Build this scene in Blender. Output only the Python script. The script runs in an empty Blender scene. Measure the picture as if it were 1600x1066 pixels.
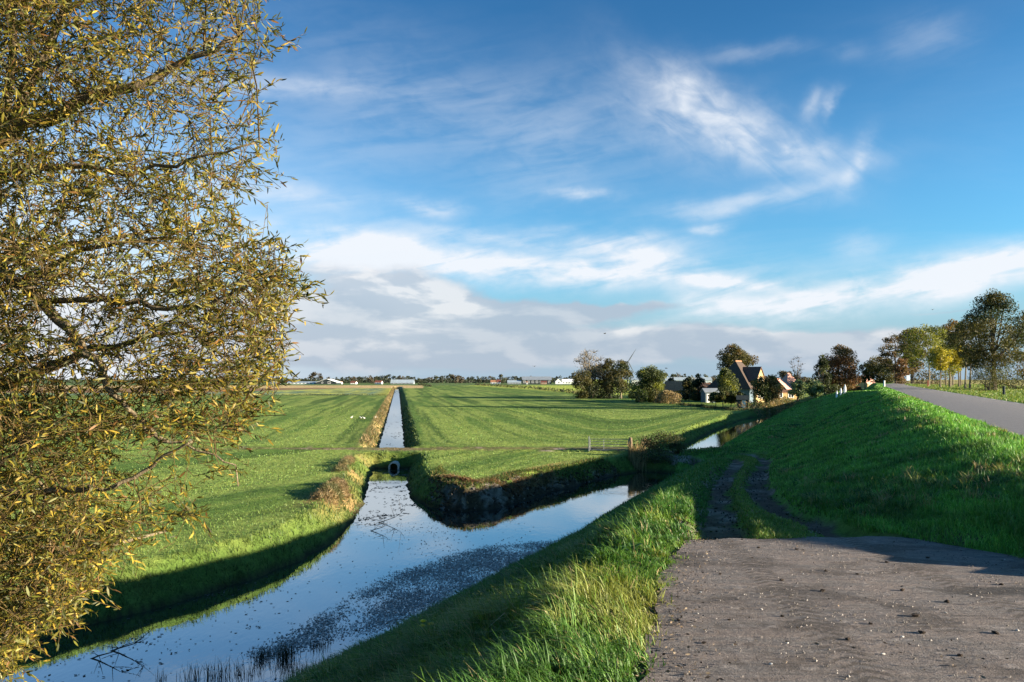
import bpy, math, random
import numpy as np
from mathutils import Vector

random.seed(7)
rng = np.random.default_rng(7)
scene = bpy.context.scene
col = scene.collection

# ------------------------------------------------------------------ camera
F_PX, CX, HY, EYE = 1150.0, 800.0, 592.0, 5.5      # focal length in photo pixels, centre column, horizon row, eye height over the polder
cam = bpy.data.cameras.new('camera'); cam_ob = bpy.data.objects.new('camera', cam); col.objects.link(cam_ob)
cam_ob.location = (0, 0, EYE); cam_ob.rotation_euler = (math.pi/2, 0, 0)
cam.sensor_width = 36.0; cam.lens = F_PX/1600*36.0; cam.shift_y = (HY-533)/1600.0
cam.clip_start = 0.1; cam.clip_end = 20000
scene.camera = cam_ob

# ------------------------------------------------------------------ sun, exposure
SUN_EL = math.radians(11.2)
SUN_H = Vector((1.0, -0.27, 0)).normalized()
SUN_ROT = math.atan2(SUN_H.x, SUN_H.y)
sd = bpy.data.lights.new('sun', 'SUN'); sd.energy = 5.0; sd.angle = math.radians(0.5); sd.color = (1.0, 0.86, 0.66)
so = bpy.data.objects.new('sun', sd); col.objects.link(so)
Ldir = Vector((SUN_H.x*math.cos(SUN_EL), SUN_H.y*math.cos(SUN_EL), math.sin(SUN_EL)))
so.rotation_euler = (-Ldir).to_track_quat('-Z', 'Y').to_euler()
so.location = (60, -15, 40)
vs = scene.view_settings
vs.view_transform = 'Standard'; vs.look = 'None'; vs.gamma = 1.0; vs.use_curve_mapping = False
vs.exposure = 2.0
SKY = 0.05
scene.cycles.max_bounces = 8; scene.cycles.diffuse_bounces = 3; scene.cycles.glossy_bounces = 3
scene.cycles.transmission_bounces = 4; scene.cycles.transparent_max_bounces = 6
scene.cycles.use_denoising = True

# ------------------------------------------------------------------ node helpers
class NT:
    def __init__(s, tree): s.t = tree; s.n = tree.nodes; s.l = tree.links
    def new(s, kind, **kw):
        n = s.n.new(kind)
        for k, v in kw.items(): setattr(n, k, v)
        return n
    def put(s, sock, v):
        if isinstance(v, bpy.types.NodeSocket): s.l.new(v, sock)
        else:
            if hasattr(sock.default_value, '__len__') and len(sock.default_value) == 4 and len(v) == 3: v = (*v, 1)
            sock.default_value = v
    def m(s, op, a, b=0.0, c=0.0, clamp=False):
        n = s.n.new('ShaderNodeMath'); n.operation = op; n.use_clamp = clamp
        s.put(n.inputs[0], a); s.put(n.inputs[1], b)
        if op in ('MULTIPLY_ADD', 'SMOOTH_MIN'): s.put(n.inputs[2], c)
        return n.outputs[0]
    def add(s, a, b): return s.m('ADD', a, b)
    def sub(s, a, b): return s.m('SUBTRACT', a, b)
    def mul(s, a, b): return s.m('MULTIPLY', a, b)
    def div(s, a, b): return s.m('DIVIDE', a, b)
    def mix(s, f, a, b, mode='MIX'):
        n = s.n.new('ShaderNodeMix'); n.data_type = 'RGBA'; n.blend_type = mode
        s.put(n.inputs['Factor'], f); s.put(n.inputs[6], a); s.put(n.inputs[7], b)
        return n.outputs[2]
    def rng(s, v, a, b, c=0.0, d=1.0, smooth=True):
        n = s.n.new('ShaderNodeMapRange'); n.interpolation_type = 'SMOOTHSTEP' if smooth else 'LINEAR'; n.clamp = True
        s.put(n.inputs[0], v)
        for i, q in enumerate((a, b, c, d)): s.put(n.inputs[i+1], q)
        return n.outputs[0]
    def noise(s, vec, scale, detail=3.0, rough=0.5, dist=0.0, w=None):
        n = s.n.new('ShaderNodeTexNoise'); n.noise_dimensions = '3D'
        if vec is not None: s.l.new(vec, n.inputs['Vector'])
        n.inputs['Scale'].default_value = scale; n.inputs['Detail'].default_value = detail
        n.inputs['Roughness'].default_value = rough; n.inputs['Distortion'].default_value = dist
        return n.outputs['Fac']
    def xyz(s, x, y, z):
        n = s.n.new('ShaderNodeCombineXYZ')
        for i, q in enumerate((x, y, z)): s.put(n.inputs[i], q)
        return n.outputs[0]
    def geo(s): return s.n.new('ShaderNodeNewGeometry').outputs['Position']
    def attr(s, name): return s.n.new('ShaderNodeAttribute', ) if False else s._attr(name)
    def _attr(s, name):
        n = s.n.new('ShaderNodeAttribute'); n.attribute_name = name; return n
    def bump(s, h, strength=0.5, dist=0.05):
        n = s.n.new('ShaderNodeBump'); n.inputs['Strength'].default_value = strength; n.inputs['Distance'].default_value = dist
        s.l.new(h, n.inputs['Height']); return n.outputs[0]

def new_mat(name):
    m = bpy.data.materials.new(name); m.use_nodes = True
    t = NT(m.node_tree); t.n.clear()
    out = t.new('ShaderNodeOutputMaterial')
    return m, t, out

def principled(t, out, base, rough=0.9, spec=0.2, normal=None, metallic=0.0):
    p = t.new('ShaderNodeBsdfPrincipled')
    t.put(p.inputs['Base Color'], base); t.put(p.inputs['Roughness'], rough)
    p.inputs['Specular IOR Level'].default_value = spec; p.inputs['Metallic'].default_value = metallic
    if normal is not None: t.l.new(normal, p.inputs['Normal'])
    t.l.new(p.outputs[0], out.inputs[0]); return p

def simple_mat(name, rgb, rough=0.85, var=0.25, scale=3.0, spec=0.2, metallic=0.0, bump=0.0):
    m, t, out = new_mat(name)
    pos = t.geo(); n1 = t.noise(pos, scale, 5, 0.6)
    f = t.rng(n1, 0.3, 0.7, 1-var, 1+var)
    c = t.mix(1.0, rgb, t.xyz(f, f, f), 'MULTIPLY')
    principled(t, out, c, rough, spec, t.bump(n1, bump, 0.05) if bump else None, metallic)
    return m

# ------------------------------------------------------------------ world: Nishita sky with procedural clouds
def az_el(px, py):
    a = math.atan((px-CX)/F_PX); e = math.atan((HY-py)/F_PX*math.cos(a)); return a, e

def build_world():
    w = bpy.data.worlds.new('World'); scene.world = w; w.use_nodes = True
    t = NT(w.node_tree); t.n.clear()
    w.cycles.sampling_method = 'MANUAL'; w.cycles.sample_map_resolution = 256
    out = t.new('ShaderNodeOutputWorld'); bg = t.new('ShaderNodeBackground'); t.l.new(bg.outputs[0], out.inputs[0])
    bg.inputs['Strength'].default_value = SKY
    sky = t.new('ShaderNodeTexSky'); sky.sky_type = 'NISHITA'; sky.sun_disc = False
    sky.sun_elevation = SUN_EL; sky.sun_rotation = SUN_ROT
    sky.air_density = 1.0; sky.dust_density = 0.6; sky.ozone_density = 3.0
    tc = t.new('ShaderNodeTexCoord'); d = tc.outputs['Generated']
    sep = t.new('ShaderNodeSeparateXYZ'); t.l.new(d, sep.inputs[0])
    x, y, z = sep.outputs
    az = t.m('ARCTAN2', x, y); el = t.m('ARCSINE', z)
    # warped angular coordinates
    # streak domain: cirrus sheet seen on a plane high overhead
    zz = t.add(t.m('MAXIMUM', z, 0.0), 0.09)
    cxp = t.div(x, zz); cyp = t.div(y, zz)
    ang = t.xyz(az, el, 0.0)
    wn = t.new('ShaderNodeTexNoise'); t.l.new(ang, wn.inputs['Vector']); wn.inputs['Scale'].default_value = 7.0; wn.inputs['Detail'].default_value = 5.0; wn.inputs['Roughness'].default_value = 0.6
    ws = t.new('ShaderNodeSeparateXYZ'); t.l.new(wn.outputs['Color'], ws.inputs[0])
    azw = t.add(az, t.mul(t.sub(ws.outputs[0], 0.5), 0.10)); elw = t.add(el, t.mul(t.sub(ws.outputs[1], 0.5), 0.045))
    def blob(px, py, lx, ly, deg, weight, warped=True):
        a0, e0 = az_el(px, py); c, s_ = math.cos(math.radians(deg)), math.sin(math.radians(deg))
        da = t.sub(azw if warped else az, a0); de = t.sub(elw if warped else el, e0)
        u = t.mul(t.add(t.mul(da, c), t.mul(de, s_)), F_PX/lx)
        v = t.mul(t.sub(t.mul(de, c), t.mul(da, s_)), F_PX/ly)
        r2 = t.add(t.mul(u, u), t.mul(v, v))
        return t.mul(t.m('EXPONENT', t.mul(r2, -1.0)), weight)
    def total(items, warped=True):
        acc = None
        for it in items:
            b = blob(*it, warped=warped); acc = b if acc is None else t.add(acc, b)
        return acc
    # cirrus: (px,py, half length, half width, angle, weight); angle positive = rising to the right
    streak = t.noise(t.xyz(t.mul(t.add(az, t.mul(el, 1.1)), 5.0), t.mul(t.sub(el, t.mul(az, 0.18)), 36.0), 0.0), 1.0, 6, 0.52, 0.5)
    streak2 = t.noise(t.xyz(t.mul(t.sub(az, t.mul(el, 0.6)), 14.0), t.mul(t.add(el, t.mul(az, 0.62)), 30.0), 3.0), 1.0, 6, 0.52, 0.8)
    fine = t.noise(t.xyz(t.mul(az, 26.0), t.mul(el, 60.0), 5.0), 1.0, 5, 0.55, 0.6)
    diag = total([(1140, 190, 140, 28, -34, .62), (1075, 125, 40, 26, -50, .30), (1230, 235, 100, 24, -16, .38), (1335, 258, 14, 34, -30, .45),
                  (1060, 185, 120, 55, -25, .34), (1280, 285, 90, 12, 12, .22), (1268, 170, 14, 22, -35, .5), (1297, 172, 8, 20, -25, .45)])
    band = total([(900, 425, 240, 24, -2, 1.15), (560, 392, 150, 30, -2, 1.0), (620, 412, 120, 22, -4, .6), (980, 395, 90, 16, -8, .75), (1130, 440, 90, 9, -7, .8),
                  (1400, 448, 250, 24, 8, 1.05), (1570, 425, 110, 26, 8, .75), (1210, 474, 90, 12, 6, .7), (1100, 466, 55, 22, 8, .75),
                  (430, 132, 170, 16, 3, .35), (430, 305, 120, 20, -2, .4), (905, 302, 38, 7, -5, .6), (668, 326, 46, 14, -3, .55), (1140, 322, 110, 16, 3, .45),
                  (1108, 356, 26, 7, 3, .6), (1345, 388, 36, 18, 3, .35), (1440, 62, 50, 30, -12, .16), (1180, 84, 70, 10, -3, .2), (1330, 82, 24, 12, -20, .1),
                  (700, 160, 330, 80, -14, .13), (540, 220, 240, 70, 8, .12), (860, 250, 90, 120, -40, .14), (960, 372, 150, 14, -5, .35), (760, 372, 120, 10, -6, .45)])
    cir = t.add(t.mul(diag, t.rng(t.add(t.mul(streak2, .75), t.mul(fine, .25)), 0.26, 0.74, 0.25, 1.05)),
                t.mul(band, t.rng(t.add(t.mul(streak, .7), t.mul(fine, .3)), 0.30, 0.66, 0.2, 1.2)))
    left_white = total([(20, 430, 330, 190, 0, .75), (40, 560, 360, 90, 0, .55)])
    cir = t.m('MINIMUM', t.add(cir, left_white), 0.96)
    # pale veil everywhere, thin and streaky
    veil = t.mul(t.rng(t.noise(t.xyz(t.mul(cxp, .5), t.mul(cyp, .9), 2.0), 1.3, 6, .6, .5),   .45, .8, 0, .09), t.rng(el, 0.02, 0.5, 1.0, .5))
    cir = t.m('MINIMUM', t.add(cir, veil), 0.97)
    # low cumulus bank
    cn = t.noise(t.xyz(t.mul(az, 7.0), t.mul(el, 20.0), 9.0), 1.0, 8, 0.60, 0.25)
    cn_b = t.noise(t.xyz(t.mul(az, 7.0), t.mul(el, 20.0), 9.0), 1.0, 5, 0.55, 0.25)
    cn_s = t.noise(t.xyz(t.mul(t.add(az, 0.022), 7.0), t.mul(t.add(el, 0.014), 20.0), 9.0), 1.0, 5, 0.55, 0.25)
    bank = total([(560, 492, 190, 60, 0, 1.0), (650, 462, 100, 34, -8, .7), (790, 486, 200, 15, -1, 1.05), (940, 484, 130, 8, 1, .75), (620, 540, 360, 34, 0, 1.15),
                  (980, 530, 260, 22, 0, .95), (1060, 548, 420, 22, 1, .85), (1340, 542, 120, 24, 8, 1.0), (1200, 522, 70, 5, 0, .7), (1480, 484, 70, 4, 0, .55), (500, 425, 90, 22, 0, .35),
                  (440, 350, 60, 20, 0, .30), (830, 350, 60, 10, -10, .25), (300, 520, 300, 50, 0, .6)])
    cov = t.add(bank, t.mul(t.sub(cn, 0.5), 0.8))
    cmask = t.rng(cov, 0.30, 0.85)
    litm = t.m('MINIMUM', total([(640, 452, 80, 24, -10, 1.1), (530, 430, 90, 24, 0, .8), (725, 480, 40, 14, 0, .7), (985, 512, 40, 9, 0, .9), (1170, 515, 60, 6, 0, .5), (610, 535, 60, 18, 0, .45), (660, 500, 60, 26, 0, .6), (1390, 520, 30, 12, 0, .6), (200, 470, 250, 60, 0, .8)]), 1.0)
    shp = t.sub(cn_b, cn_s)
    lit = t.m('MULTIPLY_ADD', litm, t.rng(shp, -.07, .09, .25, 1.0), t.rng(shp, -.06, .14, 0.0, .38), clamp=True)
    lit.node.use_clamp = True
    k = 1.0/SKY/2.0**vs.exposure   # cloud colours below are given as displayed
    def C(r, g, b): return (r*k, g*k, b*k, 1)
    # base sky: Nishita, tinted to the clear cold air of the day
    hi = t.rng(el, 0.20, 0.47)
    tint = t.mix(hi, (.60, 1.10, 1.28, 1), (.31, .74, .98, 1))
    base = t.mix(1.0, sky.outputs[0], tint, 'MULTIPLY')
    hz = t.rng(el, 0.0, 0.17, 1.0, 0.0)
    base = t.mix(t.mul(hz, .95), base, C(.40, .54, .68))
    c1 = t.mix(cir, base, C(.90, .94, 1.0))
    cumc = t.mix(lit, C(.47, .55, .66), C(.87, .87, .89))
    c2 = t.mix(t.mul(cmask, .86), c1, cumc)
    # below the horizon the sky dome is never seen; a neutral ground tone
    c3 = t.mix(t.rng(z, -0.02, 0.0), C(.10, .13, .06), c2)
    t.l.new(c3, bg.inputs['Color'])
build_world()

# ------------------------------------------------------------------ small helpers
def sm(t): t = np.clip(t, 0, 1); return t*t*(3-2*t)
def hash2(i, j, seed):
    h = (i.astype(np.int64)*374761393 + j.astype(np.int64)*668265263 + seed*982451653) & 0x7fffffff
    h = ((h ^ (h >> 13))*1274126177) & 0x7fffffff
    return ((h ^ (h >> 16)) & 0xffff)/65535.0
def vnoise(x, y, seed=0):
    i = np.floor(x); j = np.floor(y); fx = x-i; fy = y-j
    fx = fx*fx*(3-2*fx); fy = fy*fy*(3-2*fy)
    a = hash2(i, j, seed); b = hash2(i+1, j, seed); c = hash2(i, j+1, seed); d = hash2(i+1, j+1, seed)
    return (a*(1-fx)+b*fx)*(1-fy)+(c*(1-fx)+d*fx)*fy
def fbm(x, y, seed=0, oct=4):
    s = 0; a = .5; n = 0
    for k in range(oct):
        s = s+a*vnoise(x*2**k, y*2**k, seed+k); n += a; a *= .5
    return s/n

def tag(o, label=None, cat=None, group=None, kind=None):
    if label: o['label'] = label
    if cat: o['category'] = cat
    if group: o['group'] = group
    if kind: o['kind'] = kind
    return o

def build(name, V, polys, mat, parent=None, attrs=None, smooth=False, mats=None, midx=None):
    """polys: list of int arrays (m,3) / (m,4) / lists"""
    me = bpy.data.meshes.new(name)
    V = np.asarray(V, dtype=np.float32)
    tot, loops = [], []
    for P in polys:
        P = np.asarray(P, dtype=np.int32)
        if P.size == 0: continue
        tot.append(np.full(len(P), P.shape[1], np.int32)); loops.append(P.ravel())
    tot = np.concatenate(tot); loops = np.concatenate(loops)
    start = np.concatenate([[0], np.cumsum(tot)[:-1]]).astype(np.int32)
    me.vertices.add(len(V)); me.vertices.foreach_set('co', V.ravel())
    me.loops.add(len(loops)); me.loops.foreach_set('vertex_index', loops)
    me.polygons.add(len(tot)); me.polygons.foreach_set('loop_start', start)
    me.update(calc_edges=True)
    me.polygons.foreach_set('use_smooth', np.full(len(tot), bool(smooth)))
    if attrs:
        for k, a in attrs.items():
            a = np.asarray(a, dtype=np.float32)
            if a.ndim == 2:
                ca = me.color_attributes.new(k, 'FLOAT_COLOR', 'POINT')
                if a.shape[1] == 3: a = np.concatenate([a, np.ones((len(a), 1), np.float32)], 1)
                ca.data.foreach_set('color', a.ravel())
            else:
                fa = me.attributes.new(k, 'FLOAT', 'POINT'); fa.data.foreach_set('value', a)
    for m_ in (mats or [mat]): me.materials.append(m_)
    if midx is not None: me.polygons.foreach_set('material_index', np.asarray(midx, np.int32))
    me.validate(); me.update()
    o = bpy.data.objects.new(name, me); col.objects.link(o)
    if parent is not None: o.parent = parent
    return o

def empty(name, loc, rz=0.0):
    e = bpy.data.objects.new(name, None); col.objects.link(e); e.location = loc; e.rotation_euler = (0, 0, rz)
    e.empty_display_size = .2
    return e

class MB:
    """collects simple solids into one mesh (local coordinates)"""
    def __init__(s): s.V = []; s.Q = []; s.T = []; s.n = 0; s.C = []
    def verts(s, vs, c=(1, 1, 1)):
        b = s.n; s.V += [tuple(v) for v in vs]; s.C += [c]*len(vs); s.n += len(vs); return b
    def box(s, x0, y0, z0, x1, y1, z1, c=(1, 1, 1)):
        b = s.verts([(x0, y0, z0), (x1, y0, z0), (x1, y1, z0), (x0, y1, z0), (x0, y0, z1), (x1, y0, z1), (x1, y1, z1), (x0, y1, z1)], c)
        s.Q += [(b, b+3, b+2, b+1), (b+4, b+5, b+6, b+7), (b, b+1, b+5, b+4), (b+1, b+2, b+6, b+5), (b+2, b+3, b+7, b+6), (b+3, b, b+4, b+7)]
        return s
    def poly(s, pts, c=(1, 1, 1)):
        b = s.verts(pts, c)
        if len(pts) == 4: s.Q.append((b, b+1, b+2, b+3))
        elif len(pts) == 3: s.T.append((b, b+1, b+2))
        else:
            for i in range(1, len(pts)-1): s.T.append((b, b+i, b+i+1))
        return s
    def tube(s, pts, radii, k=6, cap=True, c=(1, 1, 1)):
        pts = [Vector(p) for p in pts]
        rings = []
        ref = Vector((0.31, 0.17, 0.94))
        for i, p in enumerate(pts):
            d = (pts[min(i+1, len(pts)-1)]-pts[max(i-1, 0)])
            if d.length < 1e-9: d = Vector((0, 0, 1))
            d.normalize(); a = d.cross(ref)
            if a.length < .05: a = d.cross(Vector((1, 0, 0)))
            a.normalize(); b2 = d.cross(a)
            rings.append(s.verts([p+(a*math.cos(2*math.pi*j/k)+b2*math.sin(2*math.pi*j/k))*radii[i] for j in range(k)], c))
        for r0, r1 in zip(rings, rings[1:]):
            for j in range(k): s.Q.append((r0+j, r0+(j+1) % k, r1+(j+1) % k, r1+j))
        if cap:
            for r, p, fl in ((rings[0], pts[0], 1), (rings[-1], pts[-1], 0)):
                cidx = s.verts([p], c)
                for j in range(k):
                    q = (r+j, r+(j+1) % k, cidx) if not fl else (r+(j+1) % k, r+j, cidx)
                    s.T.append(q)
        return s
    def lathe(s, prof, k=12, centre=(0, 0), c=(1, 1, 1)):
        rings = [s.verts([(centre[0]+r*math.cos(2*math.pi*j/k), centre[1]+r*math.sin(2*math.pi*j/k), z) for j in range(k)], c) for r, z in prof]
        for r0, r1 in zip(rings, rings[1:]):
            for j in range(k): s.Q.append((r0+j, r0+(j+1) % k, r1+(j+1) % k, r1+j))
        return s
    def build(s, name, mat, parent=None, smooth=False):
        polys = []
        if s.Q: polys.append(np.array(s.Q))
        if s.T: polys.append(np.array(s.T))
        return build(name, np.array(s.V), polys, mat, parent, {'col': np.array(s.C, float)}, smooth)

# ------------------------------------------------------------------ terrain
WATER = -1.10
DS = 0.48          # the dike, canal and road all run along direction (DS, 1)
def path_z(Y): return EYE-np.interp(Y, [-80, 2, 4.5, 10.5, 20, 30, 40, 48, 55, 70, 120], [1.75, 1.75, 1.86, 2.34, 3.1, 3.85, 4.55, 5.1, 5.3, 5.45, 5.5])
def shore_s(Y): return np.interp(Y, [-50, 16.6, 29.4, 38.3, 50.6, 97, 120, 138, 152, 168, 180, 220, 400], [-12.3, -12.3, -12.2, -12.7, -13.1, -15.6, -16.2, -15.6, -14.4, -13.1, -9.9, -6, -6])
def path_l(Y): return np.interp(Y, [-50, 0, 4.5, 8, 10.5, 14.9, 22.7, 32.5, 47, 60, 140, 180, 230, 400], [-.9, -.9, -1.26, -2.04, -2.45, -3.3, -4.8, -6.3, -8.5, -9, -9, -6, -2, -2])
def path_r(Y): return np.interp(Y, [-50, 0, 5, 7.5, 9, 10.8, 14.9, 20, 30, 48, 60, 140, 180, 230, 400], [8, 8, 5.6, 3.4, 2.0, .7, -1.35, -2.55, -3.95, -6.5, -7, -7, -4.5, -1, -1])

CANAL = [(.48*Y+float(shore_s(Y)), Y) for Y in (-40, 5, 16.6, 23, 29.4, 38.3, 45, 50.6)] + [(11.0, 51.7), (9.2, 52.2), (6.5, 49.6), (4.2, 45.6), (1.85, 42.2), (.6, 39.6), (-.6, 37.6), (-2.5, 36.3), (-4.4, 38.0), (-5.6, 41), (-6.4, 44.5), (-7.0, 49), (-7.5, 54.2),
         (-10.1, 54.2), (-9.6, 49.6), (-8.3, 42), (-7.5, 36.5), (-7.2, 30.5), (-7.6, 27), (-8.6, 24.0), (-10.5, 20.8), (-12.5, 17.7), (-16, 13), (-22, 5), (-44, -40)]
DITCH = [(-1.8-.155*60.3, 60.3), (.6-.155*60.3, 60.3), (.6-.155*130, 130), (.6-.155*520, 520), (-1.8-.155*520, 520), (-1.8-.155*130, 130)]
CANAL2 = [(.48*Y+float(shore_s(Y)), Y) for Y in (58.8, 75, 97, 120, 138, 152, 168, 180, 191)] + [(82, 191), (73.5, 180), (64.3, 168), (55, 151), (47.0, 135.5), (37.2, 118.6), (30.4, 104), (22.5, 86), (15.8, 69), (11.3, 58.8)]
def poly_sd(X, Y, poly):
    d2 = np.full(X.shape, 1e12); ins = np.zeros(X.shape, bool); n = len(poly)
    for i in range(n):
        x0, y0 = poly[i]; x1, y1 = poly[(i+1) % n]
        dx, dy = x1-x0, y1-y0; L = dx*dx+dy*dy
        tt = np.clip(((X-x0)*dx+(Y-y0)*dy)/L, 0, 1)
        d2 = np.minimum(d2, (X-x0-tt*dx)**2+(Y-y0-tt*dy)**2)
        if y0 != y1:
            c = ((y0 > Y) != (y1 > Y)) & (X < (x1-x0)*(Y-y0)/(y1-y0)+x0)
            ins ^= c
    d = np.sqrt(d2); return np.where(ins, -d, d)
def water_sd(X, Y):
    return np.minimum(np.minimum(poly_sd(X, Y, CANAL), poly_sd(X, Y, DITCH)), poly_sd(X, Y, CANAL2))

RUT_L = [(2.9, 10.2), (3.15, 10.9), (4.15, 14.9), (6.35, 22.7), (9.6, 32.5), (12.4, 40.5), (13.7, 45), (14.0, 48.5), (12.6, 51.8), (9.5, 54), (4, 55.6), (-3, 56.6), (-9, 57.2), (-16, 57.4), (-30, 57.2)]
RUT_R = [(5.0, 10.4), (5.25, 11.2), (5.45, 14.9), (7.55, 22.7), (10.9, 32.5), (14.2, 41), (15.7, 46), (16.2, 49.5), (15, 53.2), (11, 55.6), (4, 57.2), (-3, 58.3), (-9, 58.9), (-16, 59.1), (-30, 58.8)]
def line_d(X, Y, pts):
    d2 = np.full(X.shape, 1e12)
    for (x0, y0), (x1, y1) in zip(pts, pts[1:]):
        dx, dy = x1-x0, y1-y0; L = dx*dx+dy*dy
        tt = np.clip(((X-x0)*dx+(Y-y0)*dy)/L, 0, 1)
        d2 = np.minimum(d2, (X-x0-tt*dx)**2+(Y-y0-tt*dy)**2)
    return np.sqrt(d2)

def road_l(Y): return np.interp(Y, [-50, 0, 100, 190, 240, 300], [8.2, 4.6, 4.5, 4.5, 6, 12])
def road_r(Y): return road_l(Y)+6.6
def terrain(X, Y, fine=True, parts=False):
    X = np.asarray(X, float); Y = np.asarray(Y, float)
    s = X-DS*Y
    sh, pl, pr = shore_s(Y), path_l(Y), path_r(Y)
    zp = path_z(Y)
    cr = np.maximum(3.2, pr+.3); rl = np.maximum(road_l(Y), cr+.2); rr = np.maximum(road_r(Y), rl+1)
    z0 = np.interp(Y, [50.6, 52.2, 57.6, 59.2], [-1.15, -.02, -.02, -1.15])
    fade = np.interp(Y, [300, 420], [1, 0])             # the dike is only built as far as it is seen
    kn = [(sh-60, sh*0), (sh-.01, sh*0), (sh, z0), (pl-.9, zp+.02), (pl, zp), (pr, zp), (cr, np.maximum(3.86, zp)), (rl, sh*0+3.75), (rr, sh*0+3.75), (rr+2.0, sh*0+3.70), (rr+7, sh*0+3.55), (sh*0+70, sh*0+3.5), (sh*0+120, sh*0)]
    z = np.zeros(X.shape)
    for i in range(2, len(kn)-1):
        (a, za), (b, zb) = kn[i], kn[i+1]
        tt = np.clip((s-a)/np.maximum(b-a, 1e-3), 0, 1)
        if i == 5: tt = np.where(cr-pr > 1.0, .55*tt+.45*np.sin(tt*math.pi/2), tt)
        z = np.where((s >= a) & (s < b), za+(zb-za)*tt, z)
    z = np.where(s < sh, 0.0, z)
    side = s > sh
    z = np.where(Y > 300, z*fade, z)
    n1 = fbm(X*.35, Y*.35, 3, 3)-.5
    n2 = fbm(X*1.3, Y*1.3, 11, 3)-.5
    off_path = sm(np.minimum(np.abs(s-np.clip(s, pl, pr)), 1.0)) * np.where((s > rl-.3) & (s < rr+.3), 0, 1)
    off_path = np.where(Y > 56, np.where((s > rl-.3) & (s < rr+.3), 0, 1), off_path)
    z = z+off_path*(.10*n1+.07*n2)*np.where(side, 1.3, .7)
    # farm ramp that leaves the dike on the left
    R = [(52.9, 105, 3.85), (54.9, 120, 3.35), (56.2, 131, 2.2), (57.0, 141, .7)]
    for (x0, y0, za), (x1, y1, zb) in zip(R, R[1:]):
        dx, dy = x1-x0, y1-y0; tt = np.clip(((X-x0)*dx+(Y-y0)*dy)/(dx*dx+dy*dy), 0, 1)
        dist = np.sqrt((X-x0-tt*dx)**2+(Y-y0-tt*dy)**2)
        z = np.maximum(z, za+(zb-za)*tt-np.maximum(dist-1.6, 0)*.42)
    # dug-over earth is lumpy
    lump = sm((X+4.6)/1.0)*sm((4.5-X)/3.0)*np.where((X+.155*Y > -.5) & (Y < 52) & (Y > 34) & ~side, 1, 0)
    n1 = n1+0
    # waterways cut into the ground
    d = water_sd(X, Y)
    rag = (fbm(X*.9, Y*.9, 21, 4)-.5)
    dd = d+rag*np.where(d > -.1, .55, .2)*np.interp(Y, [10, 300], [1, .8])
    bank = np.where(dd < .18, WATER+.16*np.clip(dd/.18, 0, 1), WATER+.16+(dd-.18)*np.where(side, 1.3, .95))
    bank = np.where(dd < 0, WATER-np.minimum(.45, -dd*.7)-.02, bank)
    bank = bank+lump*np.where(dd > .1, 1, 0)*(.55*(fbm(X*1.7, Y*1.7, 23, 3)-.5)+.30*(fbm(X*5, Y*5, 24, 2)-.5))
    # soft upper edge
    k = .22; h = np.clip(.5+.5*(z-bank)/k, 0, 1); z = z*(1-h)+bank*h-k*h*(1-h)*.6
    # wheel ruts
    dl = line_d(X, Y, RUT_L); dr = line_d(X, Y, RUT_R)
    dm = np.minimum(dl, dr)
    rutw = .36
    z = z-sm((Y-10.7)/.5)*(.15*sm((rutw+.18-dm)/.24)*(.7+.6*fbm(X*1.8, Y*.7, 25, 3))-.05*np.exp(-((dm-.62)/.16)**2)*fbm(X*2.4, Y*1.4, 26, 3)*1.8)
    # beds under the paved sheets
    z = np.where((s > rl+.05) & (s < rr-.05) & (Y < 300), z-.06, z)
    z = np.where((s > pl+.12) & (s < pr-.1) & (Y < 10.75), z-np.clip((s-pl-.12)/.25, 0, 1)*.07, z)
    if parts: return z, s, d, dd, dm, sh, pl, pr, cr, rl, rr, n1, n2
    return z

def ground_at(px, py, zoff=0.0, ymin=2.2, ymax=2500):
    """the world point of the ground that the photo shows at a pixel"""
    Y = np.exp(np.linspace(math.log(ymin), math.log(ymax), 6000))
    X = (px-CX)/F_PX*Y; Z = EYE-(py-HY)/F_PX*Y
    T = terrain(X, Y)
    hit = np.nonzero(Z <= T+zoff)[0]
    i = hit[0] if len(hit) else len(Y)-1
    return Vector((X[i], Y[i], T[i]))
def gz(x, y): return float(terrain(np.array([x]), np.array([y]))[0])

print('helpers ready')
# ------------------------------------------------------------------ ground material: base colour per vertex, fine grain in the shader
def ground_mat():
    m, t, out = new_mat('ground')
    c = t._attr('col').outputs['Color']; r = t._attr('rough').outputs['Fac']
    pos = t.geo()
    n1 = t.noise(pos, 2.2, 6, 0.65); n2 = t.noise(pos, 14.0, 5, 0.7); n3 = t.noise(pos, .35, 4, .6)
    f = t.add(t.add(t.mul(t.sub(n1, .5), 1.1), t.mul(t.sub(n2, .5), 1.3)), t.mul(t.sub(n3, .5), .5))
    f = t.rng(f, -.42, .42, .40, 1.62, smooth=False)
    cc = t.mix(1.0, c, t.xyz(f, f, t.mul(f, .95)), 'MULTIPLY')
    warm = t.rng(n3, .45, .75, 0, .25)
    cc = t.mix(warm, cc, t.mix(1.0, cc, (1.35, 1.05, .7, 1), 'MULTIPLY'))
    h = t.add(t.mul(n1, .6), t.mul(n2, .5))
    b = t.new('ShaderNodeBump'); t.l.new(h, b.inputs['Height']); t.put(b.inputs['Strength'], t.mul(r, 1.0)); b.inputs['Distance'].default_value = .16
    principled(t, out, cc, .95, .08, b.outputs[0]); return m
M_GROUND = ground_mat()

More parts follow.
